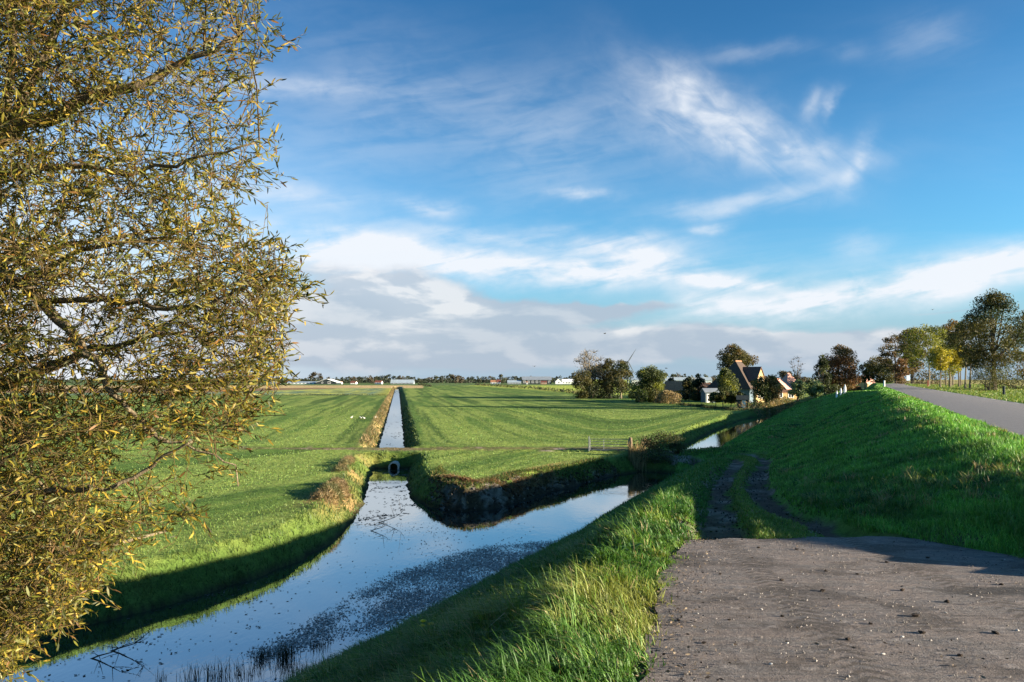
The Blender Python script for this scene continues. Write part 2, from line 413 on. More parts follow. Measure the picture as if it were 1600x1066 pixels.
def lerp3(a, b, w): return a*(1-w[..., None])+b*w[..., None]
G_MEADOW = np.array([.092, .160, .034]); G_LIGHT = np.array([.205, .265, .064]); G_DARK = np.array([.040, .080, .018])
def meadow_q(X, Y):
    """distance to the mowing edges: stripes run along the ditch and turn round the headlands"""
    ql = np.abs(X+.155*Y+.6)
    head = np.abs(Y-58.5)*.9
    right = X+.155*Y > -.6
    canal_q = -(X-DS*Y-shore_s(Y))*.9
    far = Y > 58.5
    q1 = ql
    # to the right of the ditch the rounds bend along the headland and the canal
    soft = lambda a, b, k: -np.log(np.exp(-np.clip(a, 0, 400)/k)+np.exp(-np.clip(b, 0, 400)/k))*k
    q2 = soft(soft(ql, 2.4*head+3, 4), 2.0*canal_q+4, 5)
    q1 = soft(ql, 3.5*head, 3)
    return np.where(far & right, q2, np.where(far, q1, np.where(right, canal_q, -(X*.86-Y*.5)*1.0)))
def ground_colour(X, Y):
    z, s, d, dd, dm, sh, pl, pr, cr, rl, rr, n1, n2 = terrain(X, Y, parts=True)
    side = s > sh
    big = fbm(X*.05, Y*.05, 41, 4); mid = fbm(X*.22, Y*.16, 43, 4); small = fbm(X*1.1, Y*.8, 47, 4)
    q = meadow_q(X, Y)+1.2*(fbm(X*.06, Y*.06, 51, 3)-.5)+.35*(fbm(X*.5, Y*.5, 52, 2)-.5)
    along = Y*.03
    s1 = vnoise(q/2.6, along*.6+3, 61); s2 = vnoise(q/.9, along*2, 63); s3 = vnoise(q/5.5, along*.3, 65)
    s4 = vnoise(q/.55, along*3+5, 68); st = (.42*s1+.42*s2+.22*s4+.25*s3-.655)*2.1
    ctr = np.interp(Y, [18, 40, 70, 250], [.8, 1.0, 1.4, 1.0])
    g = lerp3(np.broadcast_to(G_MEADOW, X.shape+(3,)), np.broadcast_to(G_LIGHT, X.shape+(3,)), np.clip(.45+st*2.2*ctr+(big-.5)*.7+(mid-.5)*.6, 0, 1))
    lawn = np.exp(-(((X-42)/13)**2+((Y-158)/17)**2)**2)*np.where(side, 0, 1); g = lerp3(g, np.broadcast_to(np.array([.26, .34, .07]), g.shape), lawn*.8)
    dark_l = (sm((vnoise(q/1.5, along*.35+9, 67)-.64)/.14)*.6+sm((vnoise(q/.6, along*.5+2, 69)-.70)/.1)*.4)*ctr
    g = lerp3(g, np.broadcast_to(G_DARK, g.shape), np.clip(dark_l+sm((small-.55)/.25)*.35, 0, .85))
    # dike grass: deeper green, ungrazed
    dg = lerp3(np.broadcast_to(np.array([.075, .20, .028]), g.shape), np.broadcast_to(np.array([.125, .245, .045]), g.shape), np.clip((mid-.5)*1.3+(small-.5)*1.4+.4, 0, 1))
    w_d = np.where(side & (Y < 330), 1.0, 0.0)
    g = lerp3(g, dg, w_d)
    # far sunny field right of the long reed line, crop land beyond 240 m on the left
    qx = X+.155*Y
    farR = sm((X-np.interp(Y, [240, 600], [30, -40]))/8)*sm((Y-240)/30)*np.where(s < sh-5, 1, 0)
    g = lerp3(g, np.broadcast_to(np.array([.36, .42, .075]), g.shape), farR*.85)
    cropm = (qx < -2.5) & (Y > 243) & (Y < 430)
    cv = vnoise(X*.6, Y*.12, 71); cv2 = vnoise(X*.08, Y*.03, 73)
    crop = lerp3(np.broadcast_to(np.array([.13, .20, .13]), g.shape), np.broadcast_to(np.array([.36, .38, .10]), g.shape), sm((cv2*.5+cv*.6-.5)/.25))
    crop = lerp3(crop, np.broadcast_to(np.array([.05, .09, .04]), g.shape), sm((vnoise(X*.5+5, Y*.1, 77)-.58)/.2)*.7)
    g = np.where(cropm[..., None], crop, g)
    edge = sm(1-np.abs(Y-245)/4)*np.where(qx < -1.5, 1, 0); g = lerp3(g, np.broadcast_to(np.array([.025, .05, .015]), g.shape), edge*.8)
    line2 = sm((qx+10)/6)*np.where(qx < -3, 1, 0)*np.where((Y > 243) & (Y < 430), 1, 0)
    g = lerp3(g, np.broadcast_to(np.array([.34, .34, .06]), g.shape), line2*.8)
    tan = ((Y > 430) & (Y < 610) & (X < -.122*Y)); g = np.where(tan[..., None], np.array([.46, .34, .17])*(.8+.4*cv2[..., None]), g)
    plough = (Y > 290) & (Y < 430) & (X < -.155*Y-2-np.interp(Y, [290, 430], [75, 30])); g = np.where(plough[..., None], np.array([.21, .13, .075])*(.8+.4*cv[..., None]), g)
    g = np.where(((Y >= 610) & (X < 60))[..., None], np.array([.10, .15, .05]), g)
    # grass right of the road: dry leaves under the trees
    rgt = side & (s > rr+.5)
    g = np.where(rgt[..., None], lerp3(np.broadcast_to(np.array([.12, .20, .03]), g.shape), np.broadcast_to(np.array([.36, .31, .12]), g.shape), sm((s-rr-3)/6)*sm((Y-95)/35)*.85), g)
    # banks: steep sides are rank dark grass, earth at the waterline
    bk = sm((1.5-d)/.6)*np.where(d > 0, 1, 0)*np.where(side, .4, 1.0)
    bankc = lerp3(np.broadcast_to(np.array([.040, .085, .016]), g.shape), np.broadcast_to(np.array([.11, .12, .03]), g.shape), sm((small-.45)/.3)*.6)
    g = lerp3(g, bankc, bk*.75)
    # reed litter along the sunny bank of the ditch
    straw = np.where((qx < -1.2) & (Y > 60.5) & (Y < 500), 1, 0)*sm((1.9-d)/.7)
    stn = np.array([.34, .235, .11]); g = lerp3(g, np.broadcast_to(stn, g.shape), straw*np.clip(.35+.9*small, 0, 1)*.9)
    heap = np.exp(-(((X+8.6)/1.0)**2+((Y-35.6)/3.4)**2))+.8*np.exp(-(((X+9.6)/.8)**2+((Y-44.5)/2.6)**2))+.5*np.exp(-(((X+10.8)/1.0)**2+((Y-53)/1.6)**2))
    g = lerp3(g, np.broadcast_to(np.array([.28, .19, .085]), g.shape), np.clip(heap*1.6*small*1.4, 0, .95))
    # dug-over point of land: bare dark earth
    pen = np.where((~side) & (qx > -.5) & (Y < 52.5) & (Y > 34), 1, 0)
    earth = pen*sm((np.interp(X, [-4, 0, 3, 8], [1.35, 1.25, .6, .4])+(small-.5)*1.2-d)/.35)*sm((X+4.4)/1.2)*sm((8-X)/2.0)
    e2 = fbm(X*4.5, Y*3.5, 48, 3); ec = lerp3(np.broadcast_to(np.array([.050, .038, .027]), g.shape), np.broadcast_to(np.array([.17, .15, .135]), g.shape), sm((.5*small+.5*e2-.44)/.16))
    g = lerp3(g, ec, np.clip(earth*1.1, 0, .96))
    top = pen*np.exp(-((d-2.15)/.35)**2)*sm((X+4.5)/1.5)*sm((5-X)/2.5); g = lerp3(g, np.broadcast_to(np.array([.33, .20, .085]), g.shape), top*np.clip(small*1.5, 0, 1)*.85)
    mudl = sm((.30-dd)/.25); g = lerp3(g, np.broadcast_to(np.array([.028, .023, .016]), g.shape), mudl*.9)
    # farm track over the two culverts
    ty = np.where(X < 9, 58.0, 56.5); tw = sm((1.6-np.abs(Y-ty)+(small-.5)*1.6)/.9)*np.where(X > 11.5, 0, 1)*np.interp(X, [-30, -14, 6, 12], [.25, .75, .8, .9])*np.where(Y > 50, 1, 0)
    g = lerp3(g, np.broadcast_to(np.array([.115, .085, .058]), g.shape), np.clip(tw*(.5+.8*small), 0, .95))
    dam = np.exp(-((X+8.7)/2.0)**2)*sm((1.6-np.abs(Y-57.2))/.8); g = lerp3(g, np.broadcast_to(np.array([.16, .12, .08]), g.shape), dam*.75)
    dam2 = np.exp(-((X-12.2)/3.2)**2)*np.exp(-((Y-55.0)/1.8)**2); g = lerp3(g, np.broadcast_to(np.array([.05, .04, .028]), g.shape), np.clip(dam2*1.2, 0, .9))
    # wheel ruts
    rut = sm((.47+(small-.5)*.8-dm)/.24)*np.interp(X, [-30, -8, 6], [.35, .55, 1.0])
    g = lerp3(g, lerp3(np.broadcast_to(np.array([.105, .080, .062]), g.shape), np.broadcast_to(np.array([.28, .235, .20]), g.shape), sm((small-.5)/.3)), rut)
    wet = np.where((s > pl-.2) & (s < pr+.4) & (Y < 18) & (Y > 10), 1, 0)*sm((13.5-Y+2*(small-.5))/2.5)*np.where((s < pl+1.1) | (s > pr-1.1), 1, .15)
    g = lerp3(g, np.broadcast_to(np.array([.085, .066, .052]), g.shape), wet*.85*np.clip(.4+small, 0, 1))
    strip = np.where((s > pl) & (s < pr) & (Y > 11), 1, 0)*(1-rut); g = lerp3(g, np.broadcast_to(np.array([.10, .125, .025]), g.shape), strip*.5)
    # worn edge of the asphalt
    we = np.where(Y < 11, 1, 0)*np.exp(-((s-pl+.05)/.32)**2); g = lerp3(g, np.broadcast_to(np.array([.075, .055, .038]), g.shape), we*.85)
    rough = np.where(g[..., 0] > g[..., 1], .9, .75)
    return z, g, rough, s, sh

def build_ground():
    ys = list(-np.exp(np.linspace(math.log(60), math.log(.5), 18)))+list(np.linspace(0, 2, 9))
    y = 2.05
    while y < 5000:
        ys.append(y)
        y += .15 if 33 < y < 62 else (y*.0115 if y < 90 else (y*.014 if y < 700 else y*.04))
    ys = np.array(ys)
    us = np.concatenate([np.linspace(-4, -.80, 34), np.linspace(-.79, .80, 520), np.linspace(.82, 4, 34)])
    U, Yg = np.meshgrid(us, ys)
    Xg = U*np.sqrt(Yg**2+9.0)
    z, g, rough, s, sh = ground_colour(Xg, Yg)
    ny, nx = Xg.shape
    idx = np.arange(ny*nx).reshape(ny, nx)
    quads = np.stack([idx[:-1, :-1], idx[:-1, 1:], idx[1:, 1:], idx[1:, :-1]], -1).reshape(-1, 4)
    xc = (Xg[:-1, :-1]+Xg[1:, 1:]).ravel()/2; yc = (Yg[:-1, :-1]+Yg[1:, 1:]).ravel()/2
    sc_ = xc-DS*yc; shc = shore_s(yc); qx = xc+.155*yc
    plough = (yc > 290) & (yc < 430) & (xc < -.155*yc-2-np.interp(yc, [290, 430], [75, 30]))
    zone = np.where((sc_ > shc-.4) & (yc < 420), 1, 0)
    zone = np.where((zone == 0) & (qx < -2.5) & (yc > 243) & (yc < 430), 2, zone)
    zone = np.where((zone == 0) & (yc >= 430) & (yc < 610) & (xc < -.122*yc), 3, zone)
    zone = np.where(plough & (zone != 1), 4, zone)
    V = np.stack([Xg, Yg, z], -1).reshape(-1, 3); G = g.reshape(-1, 3); R = rough.ravel()
    for k, nm in enumerate(['meadow', 'dike', 'crop_field', 'stubble_field', 'ploughed_field']):
        q = quads[zone == k]
        if len(q) == 0: continue
        used, inv = np.unique(q, return_inverse=True)
        o = build(nm, V[used], [inv.reshape(q.shape)], M_GROUND, None, {'col': G[used], 'rough': R[used]}, smooth=True)
        tag(o, kind='structure')
build_ground()

# ------------------------------------------------------------------ water
def water_mat():
    m, t, out = new_mat('water')
    pos = t.geo()
    s = t.new('ShaderNodeSeparateXYZ'); t.l.new(pos, s.inputs[0])
    n1 = t.noise(t.xyz(s.outputs[0], t.mul(s.outputs[1], .55), 0), 2.6, 4, .6, .3)
    n2 = t.noise(t.xyz(s.outputs[0], t.mul(s.outputs[1], .4), 4.0), 9.0, 3, .5)
    h = t.add(t.mul(n1, .7), t.mul(n2, .3))
    nrm = t.bump(h, .07, .05)
    p = t.new('ShaderNodeBsdfPrincipled'); p.inputs['Base Color'].default_value = (.012, .016, .016, 1)
    p.inputs['Roughness'].default_value = .02; p.inputs['IOR'].default_value = 1.9; p.inputs['Specular IOR Level'].default_value = .6
    t.l.new(nrm, p.inputs['Normal'])
    g = t.new('ShaderNodeBsdfGlossy'); g.inputs['Color'].default_value = (.80, .93, 1.0, 1); g.inputs['Roughness'].default_value = .02; t.l.new(nrm, g.inputs['Normal'])
    mx = t.new('ShaderNodeMixShader'); mx.inputs[0].default_value = .34; t.l.new(p.outputs[0], mx.inputs[1]); t.l.new(g.outputs[0], mx.inputs[2]); t.l.new(mx.outputs[0], out.inputs[0]); return m
M_WATER = water_mat()
def water_strip(name, pts):
    V = [(x, y, WATER) for x, y in pts]
    me = bpy.data.meshes.new(name); me.from_pydata(V, [], [list(range(len(V)))]); me.materials.append(M_WATER); me.update()
    if me.polygons[0].normal.z < 0: me.flip_normals()
    o = bpy.data.objects.new(name, me); col.objects.link(o); tag(o, kind='structure')
water_strip('canal_water', [(-20.9-6, -45), (-6, -45), (-4, 5), (8, 24), (17, 51.5), (14, 54.0), (7.5, 54.2), (4, 48), (-1.5, 39.8), (-5, 44), (-6.2, 56), (-11.5, 56), (-12, 45), (-10, 32), (-14, 21), (-20, 13), (-30, 4), (-50, -45)])
water_strip('ditch_water', [(-3.6-.155*59, 59), (2.4-.155*59, 59), (2.4-.155*522, 522), (-3.6-.155*522, 522)])
water_strip('canal_water', [(9.5, 57.6), (18, 57.6), (24, 75), (35, 97), (46, 120), (55, 138), (70, 165), (92, 191), (81, 192), (72, 180), (62, 168), (53, 151), (43, 135), (35, 119), (28, 104), (20, 86), (13.5, 69)])

# ------------------------------------------------------------------ asphalt apron, road, markings
def asphalt_mat(name, rgb, mud=0.0, scale=1.0):
    m, t, out = new_mat(name)
    pos = t.geo(); gr = t.noise(pos, 90*scale, 3, .7); n = t.noise(pos, 1.1, 6, .62, .4); n2 = t.noise(pos, 6.0, 5, .65); vor = t.new('ShaderNodeTexVoronoi')
    vor.inputs['Scale'].default_value = 45*scale; t.l.new(pos, vor.inputs['Vector'])
    f = t.rng(t.add(t.mul(gr, .6), t.mul(n2, .5)), .3, .8, .6, 1.45, smooth=False)
    c = t.mix(1.0, rgb, t.xyz(f, f, f), 'MULTIPLY')
    if mud:
        s = t.new('ShaderNodeSeparateXYZ'); t.l.new(pos, s.inputs[0])
        u = t.sub(s.outputs[0], t.mul(s.outputs[1], .2)); tyre = t.noise(t.xyz(t.mul(s.outputs[0], .8), t.mul(s.outputs[1], 3.0), 0), 1.6, 6, .65, .5)
        c = t.mix(t.rng(tyre, .40, .60, 0, .8*mud), c, (.225, .18, .155, 1))
        c = t.mix(t.rng(n, .49, .62, 0, .75*mud), c, (.080, .062, .050, 1))
        c = t.mix(t.rng(n2, .57, .68, 0, .6*mud), c, (.33, .29, .265, 1))
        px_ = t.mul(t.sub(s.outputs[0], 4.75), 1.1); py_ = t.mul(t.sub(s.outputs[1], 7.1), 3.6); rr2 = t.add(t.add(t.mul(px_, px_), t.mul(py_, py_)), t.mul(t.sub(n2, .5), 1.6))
        c = t.mix(t.rng(rr2, .3, 1.0, .85, 0), c, (.030, .025, .022, 1))  # shadow across the right of the apron, painted into the colour as an ellipse
        st2 = t.noise(t.xyz(t.mul(s.outputs[0], .55), t.mul(s.outputs[1], 7.0), 2.0), 3.0, 5, .7, .3)
        c = t.mix(t.rng(st2, .52, .66, 0, .65), c, (.075, .060, .052, 1)); c = t.mix(t.rng(st2, .30, .42, .45, 0), c, (.34, .305, .285, 1))
        for off in (1.60, 3.45):
            dx_ = t.m('ABSOLUTE', t.sub(s.outputs[0], t.m('MULTIPLY_ADD', s.outputs[1], .136, off))); tread = t.m('SINE', t.mul(t.add(s.outputs[1], t.mul(dx_, .8)), 42.0)); band_ = t.mul(t.rng(dx_, .10, .22, 1, 0), t.rng(t.add(n2, t.mul(tread, .12)), .42, .60)); c = t.mix(t.mul(band_, .75), c, (.075, .058, .046, 1))
        n3 = t.noise(pos, 26.0, 4, .7); c = t.mix(t.rng(n3, .40, .56, .45, 0), c, t.mix(1.0, c, (.62, .60, .58, 1), 'MULTIPLY')); c = t.mix(t.rng(n3, .56, .70, 0, .4), c, (.36, .325, .30, 1)); h = t.add(t.add(t.add(t.mul(n2, .8), t.mul(tyre, .8)), t.mul(gr, .4)), t.mul(n3, .35))
        nb = t.bump(h, 1.0, .06)
    else:
        nb = t.bump(t.add(gr, t.mul(n2, .5)), .4, .02)
    principled(t, out, c, .82, .3, nb); return m
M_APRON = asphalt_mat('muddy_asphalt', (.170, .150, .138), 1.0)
M_ROAD = asphalt_mat('road_asphalt', (.178, .166, .160), 0)

def ribbon(name, left, right, ys, zfun, mat, nc=8, skirt=.06, parent=None, kind='structure', jag=0.0):
    rows = []; ys = np.asarray(ys, float)
    T = np.linspace(0, 1, nc)
    L, R = left(ys), right(ys)
    if jag: L = L-jag*1.2+jag*(fbm(ys*1.7, ys*0, 5, 4)-.5)*2
    X = L[:, None]*(1-T)+R[:, None]*T; Yg = np.repeat(ys[:, None], nc, 1)
    if jag: Yg[-1] += .35*(fbm(T*9, T*0+2, 8, 3)-.5); Yg[-1] += np.linspace(0, .25, nc)
    Z = zfun(X, Yg)
    n = len(ys); idx = np.arange(n*nc).reshape(n, nc)
    q = np.stack([idx[:-1, :-1], idx[:-1, 1:], idx[1:, 1:], idx[1:, :-1]], -1).reshape(-1, 4)
    V = np.stack([X, Yg, Z], -1).reshape(-1, 3)
    # skirt round the edge so the sheet has thickness
    per = np.concatenate([idx[0, :], idx[1:, -1], idx[-1, -2::-1], idx[-2:0:-1, 0]])
    V2 = V[per].copy(); V2[:, 2] -= skirt; b = len(V); m = len(per)
    k = np.arange(m); k2 = (k+1) % m
    sq = np.stack([per[k], b+k, b+k2, per[k2]], -1)
    o = build(name, np.concatenate([V, V2]), [q, sq], mat, parent, smooth=False)
    if kind: o['kind'] = kind
    return o
def apron_z(X, Y): return path_z(Y)+.022+.03*(fbm(X*.6, Y*.9, 91, 3)-.5)
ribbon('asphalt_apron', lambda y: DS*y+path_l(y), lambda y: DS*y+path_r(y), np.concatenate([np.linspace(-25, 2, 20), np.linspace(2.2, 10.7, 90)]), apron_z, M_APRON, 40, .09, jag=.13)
road = ribbon('road', lambda y: DS*y+road_l(y), lambda y: DS*y+road_r(y), np.concatenate([np.linspace(-30, 20, 10), np.linspace(22, 300, 120)]), lambda X, Y: 3.75+.06*np.sin(math.pi*np.clip((X-DS*Y-road_l(Y))/6.6, 0, 1))+0*X, M_ROAD, 9, .08)
M_PAINT = simple_mat('road_paint', (.62, .60, .55), .7, .4, 6)
def road_top(x, y): return 3.75+.06*math.sin(math.pi*min(1, max(0, (x-DS*y-float(road_l(y)))/6.6)))
dash_i = 0
for off in (.35, 6.25):
    yy = 38.0 if off > 3 else 120.0
    while yy < 200:
        L = 1.6
        b = MB(); k = 4; z4 = .006
        ptsL = [(DS*(yy+L*i/k)+float(road_l(yy+L*i/k))+off-.06, yy+L*i/k) for i in range(k+1)]
        for i in range(k):
            (xa, ya), (xb, yb) = ptsL[i], ptsL[i+1]
            za, zb = road_top(xa+.06, ya)+z4, road_top(xb+.06, yb)+z4
            b.poly([(xa, ya, za), (xa+.13, ya, za), (xb+.13, yb, zb), (xb, yb, zb)])
        b.build('edge_dash', M_PAINT, road)
        yy += 4.6 if yy < 120 else 9.2
# ------------------------------------------------------------------ foliage, bark and simple materials
def leaf_mat(name, transl=.35, gloss=.25):
    m, t, out = new_mat(name)
    c = t._attr('col').outputs['Color']
    p = t.new('ShaderNodeBsdfPrincipled'); t.l.new(c, p.inputs['Base Color']); p.inputs['Roughness'].default_value = .55; p.inputs['Specular IOR Level'].default_value = gloss
    tr = t.new('ShaderNodeBsdfTranslucent'); t.l.new(t.mix(1.0, c, (1.25, 1.2, .7, 1), 'MULTIPLY'), tr.inputs['Color'])
    mx = t.new('ShaderNodeMixShader'); mx.inputs[0].default_value = transl
    t.l.new(p.outputs[0], mx.inputs[1]); t.l.new(tr.outputs[0], mx.inputs[2]); t.l.new(mx.outputs[0], out.inputs[0]); return m
M_LEAF = leaf_mat('leaves'); M_GRASS = leaf_mat('grass_blades', .30, .30)
def vcol_mat(name, rough=.85, spec=.15, bump=0.0, scale=8.0, var=.3):
    m, t, out = new_mat(name); c = t._attr('col').outputs['Color']; pos = t.geo(); n = t.noise(pos, scale, 5, .65)
    f = t.rng(n, .3, .7, 1-var, 1+var); c2 = t.mix(1.0, c, t.xyz(f, f, f), 'MULTIPLY')
    principled(t, out, c2, rough, spec, t.bump(n, bump, .04) if bump else None); return m
M_VC = vcol_mat('painted'); M_STRAW = vcol_mat('dry_straw', .9, .1)
def bark_mat(name, rgb, rgb2, scale=9):
    m, t, out = new_mat(name); pos = t.geo()
    s = t.new('ShaderNodeSeparateXYZ'); t.l.new(pos, s.inputs[0])
    n = t.noise(t.xyz(t.mul(s.outputs[0], 3), t.mul(s.outputs[1], 3), s.outputs[2]), scale, 6, .7, .6)
    principled(t, out, t.mix(t.rng(n, .35, .68), rgb, rgb2), .9, .15, t.bump(n, .9, .03)); return m
M_BARK = bark_mat('bark', (.055, .042, .030), (.15, .12, .088)); M_BARK_PALE = bark_mat('pale_bark', (.13, .105, .07), (.30, .25, .17)); M_WILLOW = bark_mat('willow_bark', (.10, .078, .048), (.27, .215, .135), 14)

def rand_dirs(n, r=None):
    r = r or rng; v = r.normal(size=(n, 3)); return v/np.linalg.norm(v, axis=1)[:, None]
def leaf_quads(P, L, W, D=None, flat=0.0):
    """rhombic leaf faces at P; D = along direction"""
    n = len(P)
    D = rand_dirs(n) if D is None else D
    A = np.cross(D, rand_dirs(n)); A /= np.linalg.norm(A, axis=1)[:, None]+1e-9
    L = np.broadcast_to(L, (n,))[:, None]; W = np.broadcast_to(W, (n,))[:, None]
    N = np.cross(D, A)
    V = np.stack([P-D*L*.5, P-A*W*.5+N*W*.12, P+D*L*.5, P+A*W*.5+N*W*.12], 1).reshape(-1, 3)
    F = np.arange(n*4).reshape(n, 4)
    return V, F

PAL = {  # (dark, mid, light) leaf colours
 'oak':     [(.035, .042, .014), (.070, .068, .022), (.125, .105, .034)],
 'olive':   [(.030, .045, .015), (.060, .078, .024), (.120, .130, .038)],
 'green':   [(.028, .052, .016), (.060, .100, .026), (.120, .160, .040)],
 'yellowgreen': [(.060, .085, .016), (.135, .155, .024), (.24, .235, .035)],
 'yellow':  [(.16, .15, .014), (.30, .26, .020), (.46, .38, .035)],
 'autumn':  [(.050, .042, .018), (.115, .082, .032), (.20, .125, .045)],
 'russet':  [(.080, .042, .022), (.160, .085, .040), (.24, .14, .07)],
 'dark':    [(.016, .026, .012), (.032, .045, .018), (.060, .068, .028)],
 'silver':  [(.12, .17, .085), (.21, .27, .13), (.30, .36, .19)],
 'bare':    [(.060, .050, .040), (.10, .080, .060), (.14, .11, .08)],
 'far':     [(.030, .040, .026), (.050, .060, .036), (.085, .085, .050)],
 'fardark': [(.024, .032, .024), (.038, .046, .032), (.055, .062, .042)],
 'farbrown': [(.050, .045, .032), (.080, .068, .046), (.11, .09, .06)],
}
def pal_cols(pal, t):
    a, b, c = [np.array(k) for k in PAL[pal]]; t = np.clip(t, 0, 1)[:, None]
    return np.where(t < .5, a+(b-a)*t*2, b+(c-b)*(t*2-1))

def env(style, t):
    if style == 'round': return np.sqrt(np.clip(1-(2*t-1.0)**2, 0, 1))**.8
    if style == 'tall': return np.clip(np.sin(np.clip(t*1.02+.0, 0, 1)*math.pi)**.55, 0, 1)*(1-.35*t)
    if style == 'cone': return np.clip(1.02-t, 0, 1)**.75*np.clip(t*8+.45, 0, 1)
    if style == 'vase': return np.clip(.30+.85*t, 0, 1)*np.clip((1.03-t)*3.2, 0, 1)**.6
    if style == 'umbrella': return np.clip(.55+t, 0, 1)*np.clip((1.02-t)*1.8, 0, 1)**.5
    return np.ones_like(t)

def crown_cloud(H, W, cb, style, nblob, nleaf, r, blobr=.20, depth=1.0, hole=.0):
    """leaf positions in an uneven crown of clumps; returns P, clump shade"""
    h = r.uniform(0, 1, nblob)**.9; ang = r.uniform(0, 2*math.pi, nblob)
    rad = env(style, h)*W/2*np.sqrt(r.uniform(.12, 1, nblob))*r.uniform(.72, 1.08, nblob)
    cx = rad*np.cos(ang); cy = rad*np.sin(ang)*depth; cz = cb+h*(H-cb)*.93
    br = W*blobr*r.uniform(.6, 1.25, nblob)*np.interp(h, [0, .8, 1], [1, 1, .7])
    w = br**2; w /= w.sum(); k = r.choice(nblob, nleaf, p=w)
    d = rand_dirs(nleaf, r); rr = br[k]*r.uniform(.15, 1, nleaf)**.45
    P = np.stack([cx[k], cy[k], cz[k]], 1)+d*rr[:, None]*np.array([1, 1, .78])
    P[:, 2] = np.maximum(P[:, 2], .05*H*r.uniform(.4, 1, nleaf))
    shade = r.uniform(-.22, .22, nblob)[k]+d[:, 2]*.08
    return P, shade, np.stack([cx, cy, cz], 1), br

def trunk_and_limbs(mb, H, W, cb, r, centers, trunk_r, lean=.0, k=6, limbs=7, fork=.62):
    top = H*fork; pts = []; rad = []
    ph = r.uniform(0, 6.3); n = 7
    for i in range(n):
        t = i/(n-1); pts.append((lean*H*t*.3+W*.025*math.sin(ph+3*t), W*.025*math.cos(ph+2.5*t), top*t-.15*(i == 0)))
        rad.append(trunk_r*(1.28 if i == 0 else 1)*(1-.62*t))
    mb.tube(pts, rad, k)
    order = r.permutation(len(centers))[:limbs]
    for ci in order:
        c = centers[ci]; t0 = r.uniform(max(.30, min(.85, cb/top*.75)), .98); i = t0*(n-1); a = int(min(n-2, i)); f = i-a
        p0 = np.array(pts[a])*(1-f)+np.array(pts[a+1])*f
        if c[2] < p0[2]*.8: continue
        mid = p0*.5+c*.5+np.array([0, 0, -.04*H]); r0 = trunk_r*(1-.62*t0)*.62
        mb.tube([p0, p0*.6+mid*.4, mid, mid*.35+c*.65, c], [r0, r0*.8, r0*.62, r0*.42, r0*.18], 5, cap=False)
    return pts

def tree(name, label, pos, H, W, pal='oak', style='round', cb=.25, nblob=26, nleaf=2600, leaf=None, trunk_r=None, group=None, cat='tree', bare=0.0, seed=0, twigs=0, bark=None, lean=0.0, limbs=8, depth=1.0, blobr=.23, fork=.62, tone=0.0, crown_name='crown', pal2=None):
    r = np.random.default_rng(seed+1000); nleaf = int(nleaf*1.9); nblob = int(nblob*1.25)
    Y = pos[1]; leaf = leaf or max(.16, Y*.0019)
    root = empty(name, pos); tag(root, label, cat, group)
    cbz = cb*H
    P, shade, cen, br = crown_cloud(H, W, cbz, style, nblob, nleaf, r, blobr, depth)
    mb = MB(); trunk_r = trunk_r or max(.10, H*.022)
    pts = trunk_and_limbs(mb, H, W, cbz, r, cen, trunk_r, lean, limbs=limbs, fork=fork)
    if twigs:   # fine bare twigs
        for i in range(twigs):
            c = cen[r.integers(len(cen))]; d = rand_dirs(1, r)[0]; d[2] = abs(d[2])*.9+.15; d /= np.linalg.norm(d)
            e = c+d*W*.20*r.uniform(.5, 1.2); s0 = max(.018, Y*.00016)
            m_ = (c+e)/2+r.normal(size=3)*W*.02
            mb.tube([c, m_, e], [s0*1.5, s0, s0*.6], 3, cap=False)
    mb.build('trunk', bark or M_BARK, root)
    if nleaf:
        if bare: keep = r.uniform(size=nleaf) > bare*np.clip((P[:, 2]-cbz)/(H-cbz), 0, 1); P = P[keep]; shade = shade[keep]
        n = len(P)
        t = .5+tone+shade+r.uniform(-.3, .3, n)
        C = pal_cols(pal, t)
        if pal2 is not None:
            sel = (vnoise(P[:, 0]/W*4+seed, P[:, 2]/W*4, seed) > .55); C[sel] = pal_cols(pal2, t[sel])
        V, F = leaf_quads(P, leaf*r.uniform(.7, 1.5, n), leaf*r.uniform(.45, .9, n))
        build(crown_name, V, [F], M_LEAF, root, {'col': np.repeat(C, 4, 0)})
    return root

def shrub(name, label, pos, H, W, D=None, pal='green', nleaf=900, leaf=None, group=None, cat='bush', seed=0, nblob=14, stems=5, pal2=None, tone=0.0):
    r = np.random.default_rng(seed+5000); D = D or W
    root = empty(name, pos); tag(root, label, cat, group)
    leaf = leaf or max(.05, pos[1]*.0019)
    P, shade, cen, br = crown_cloud(H, W, .06*H, 'round', nblob, nleaf, r, .22, D/W)
    mb = MB()
    for i in range(stems):
        c = cen[i % len(cen)]; mb.tube([(r.normal()*W*.04, r.normal()*W*.04, -.1), c*np.array([.45, .45, .5]), c], [H*.03, H*.02, H*.008], 4, cap=False)
    mb.build('stem', M_BARK, root)
    n = len(P); t = .5+tone+shade+r.uniform(-.3, .3, n); C = pal_cols(pal, t)
    if pal2: sel = r.uniform(size=n) < .4; C[sel] = pal_cols(pal2, t[sel])
    V, F = leaf_quads(P, leaf*r.uniform(.7, 1.5, n), leaf*r.uniform(.45, .9, n))
    build('crown', V, [F], M_LEAF, root, {'col': np.repeat(C, 4, 0)})
    return root

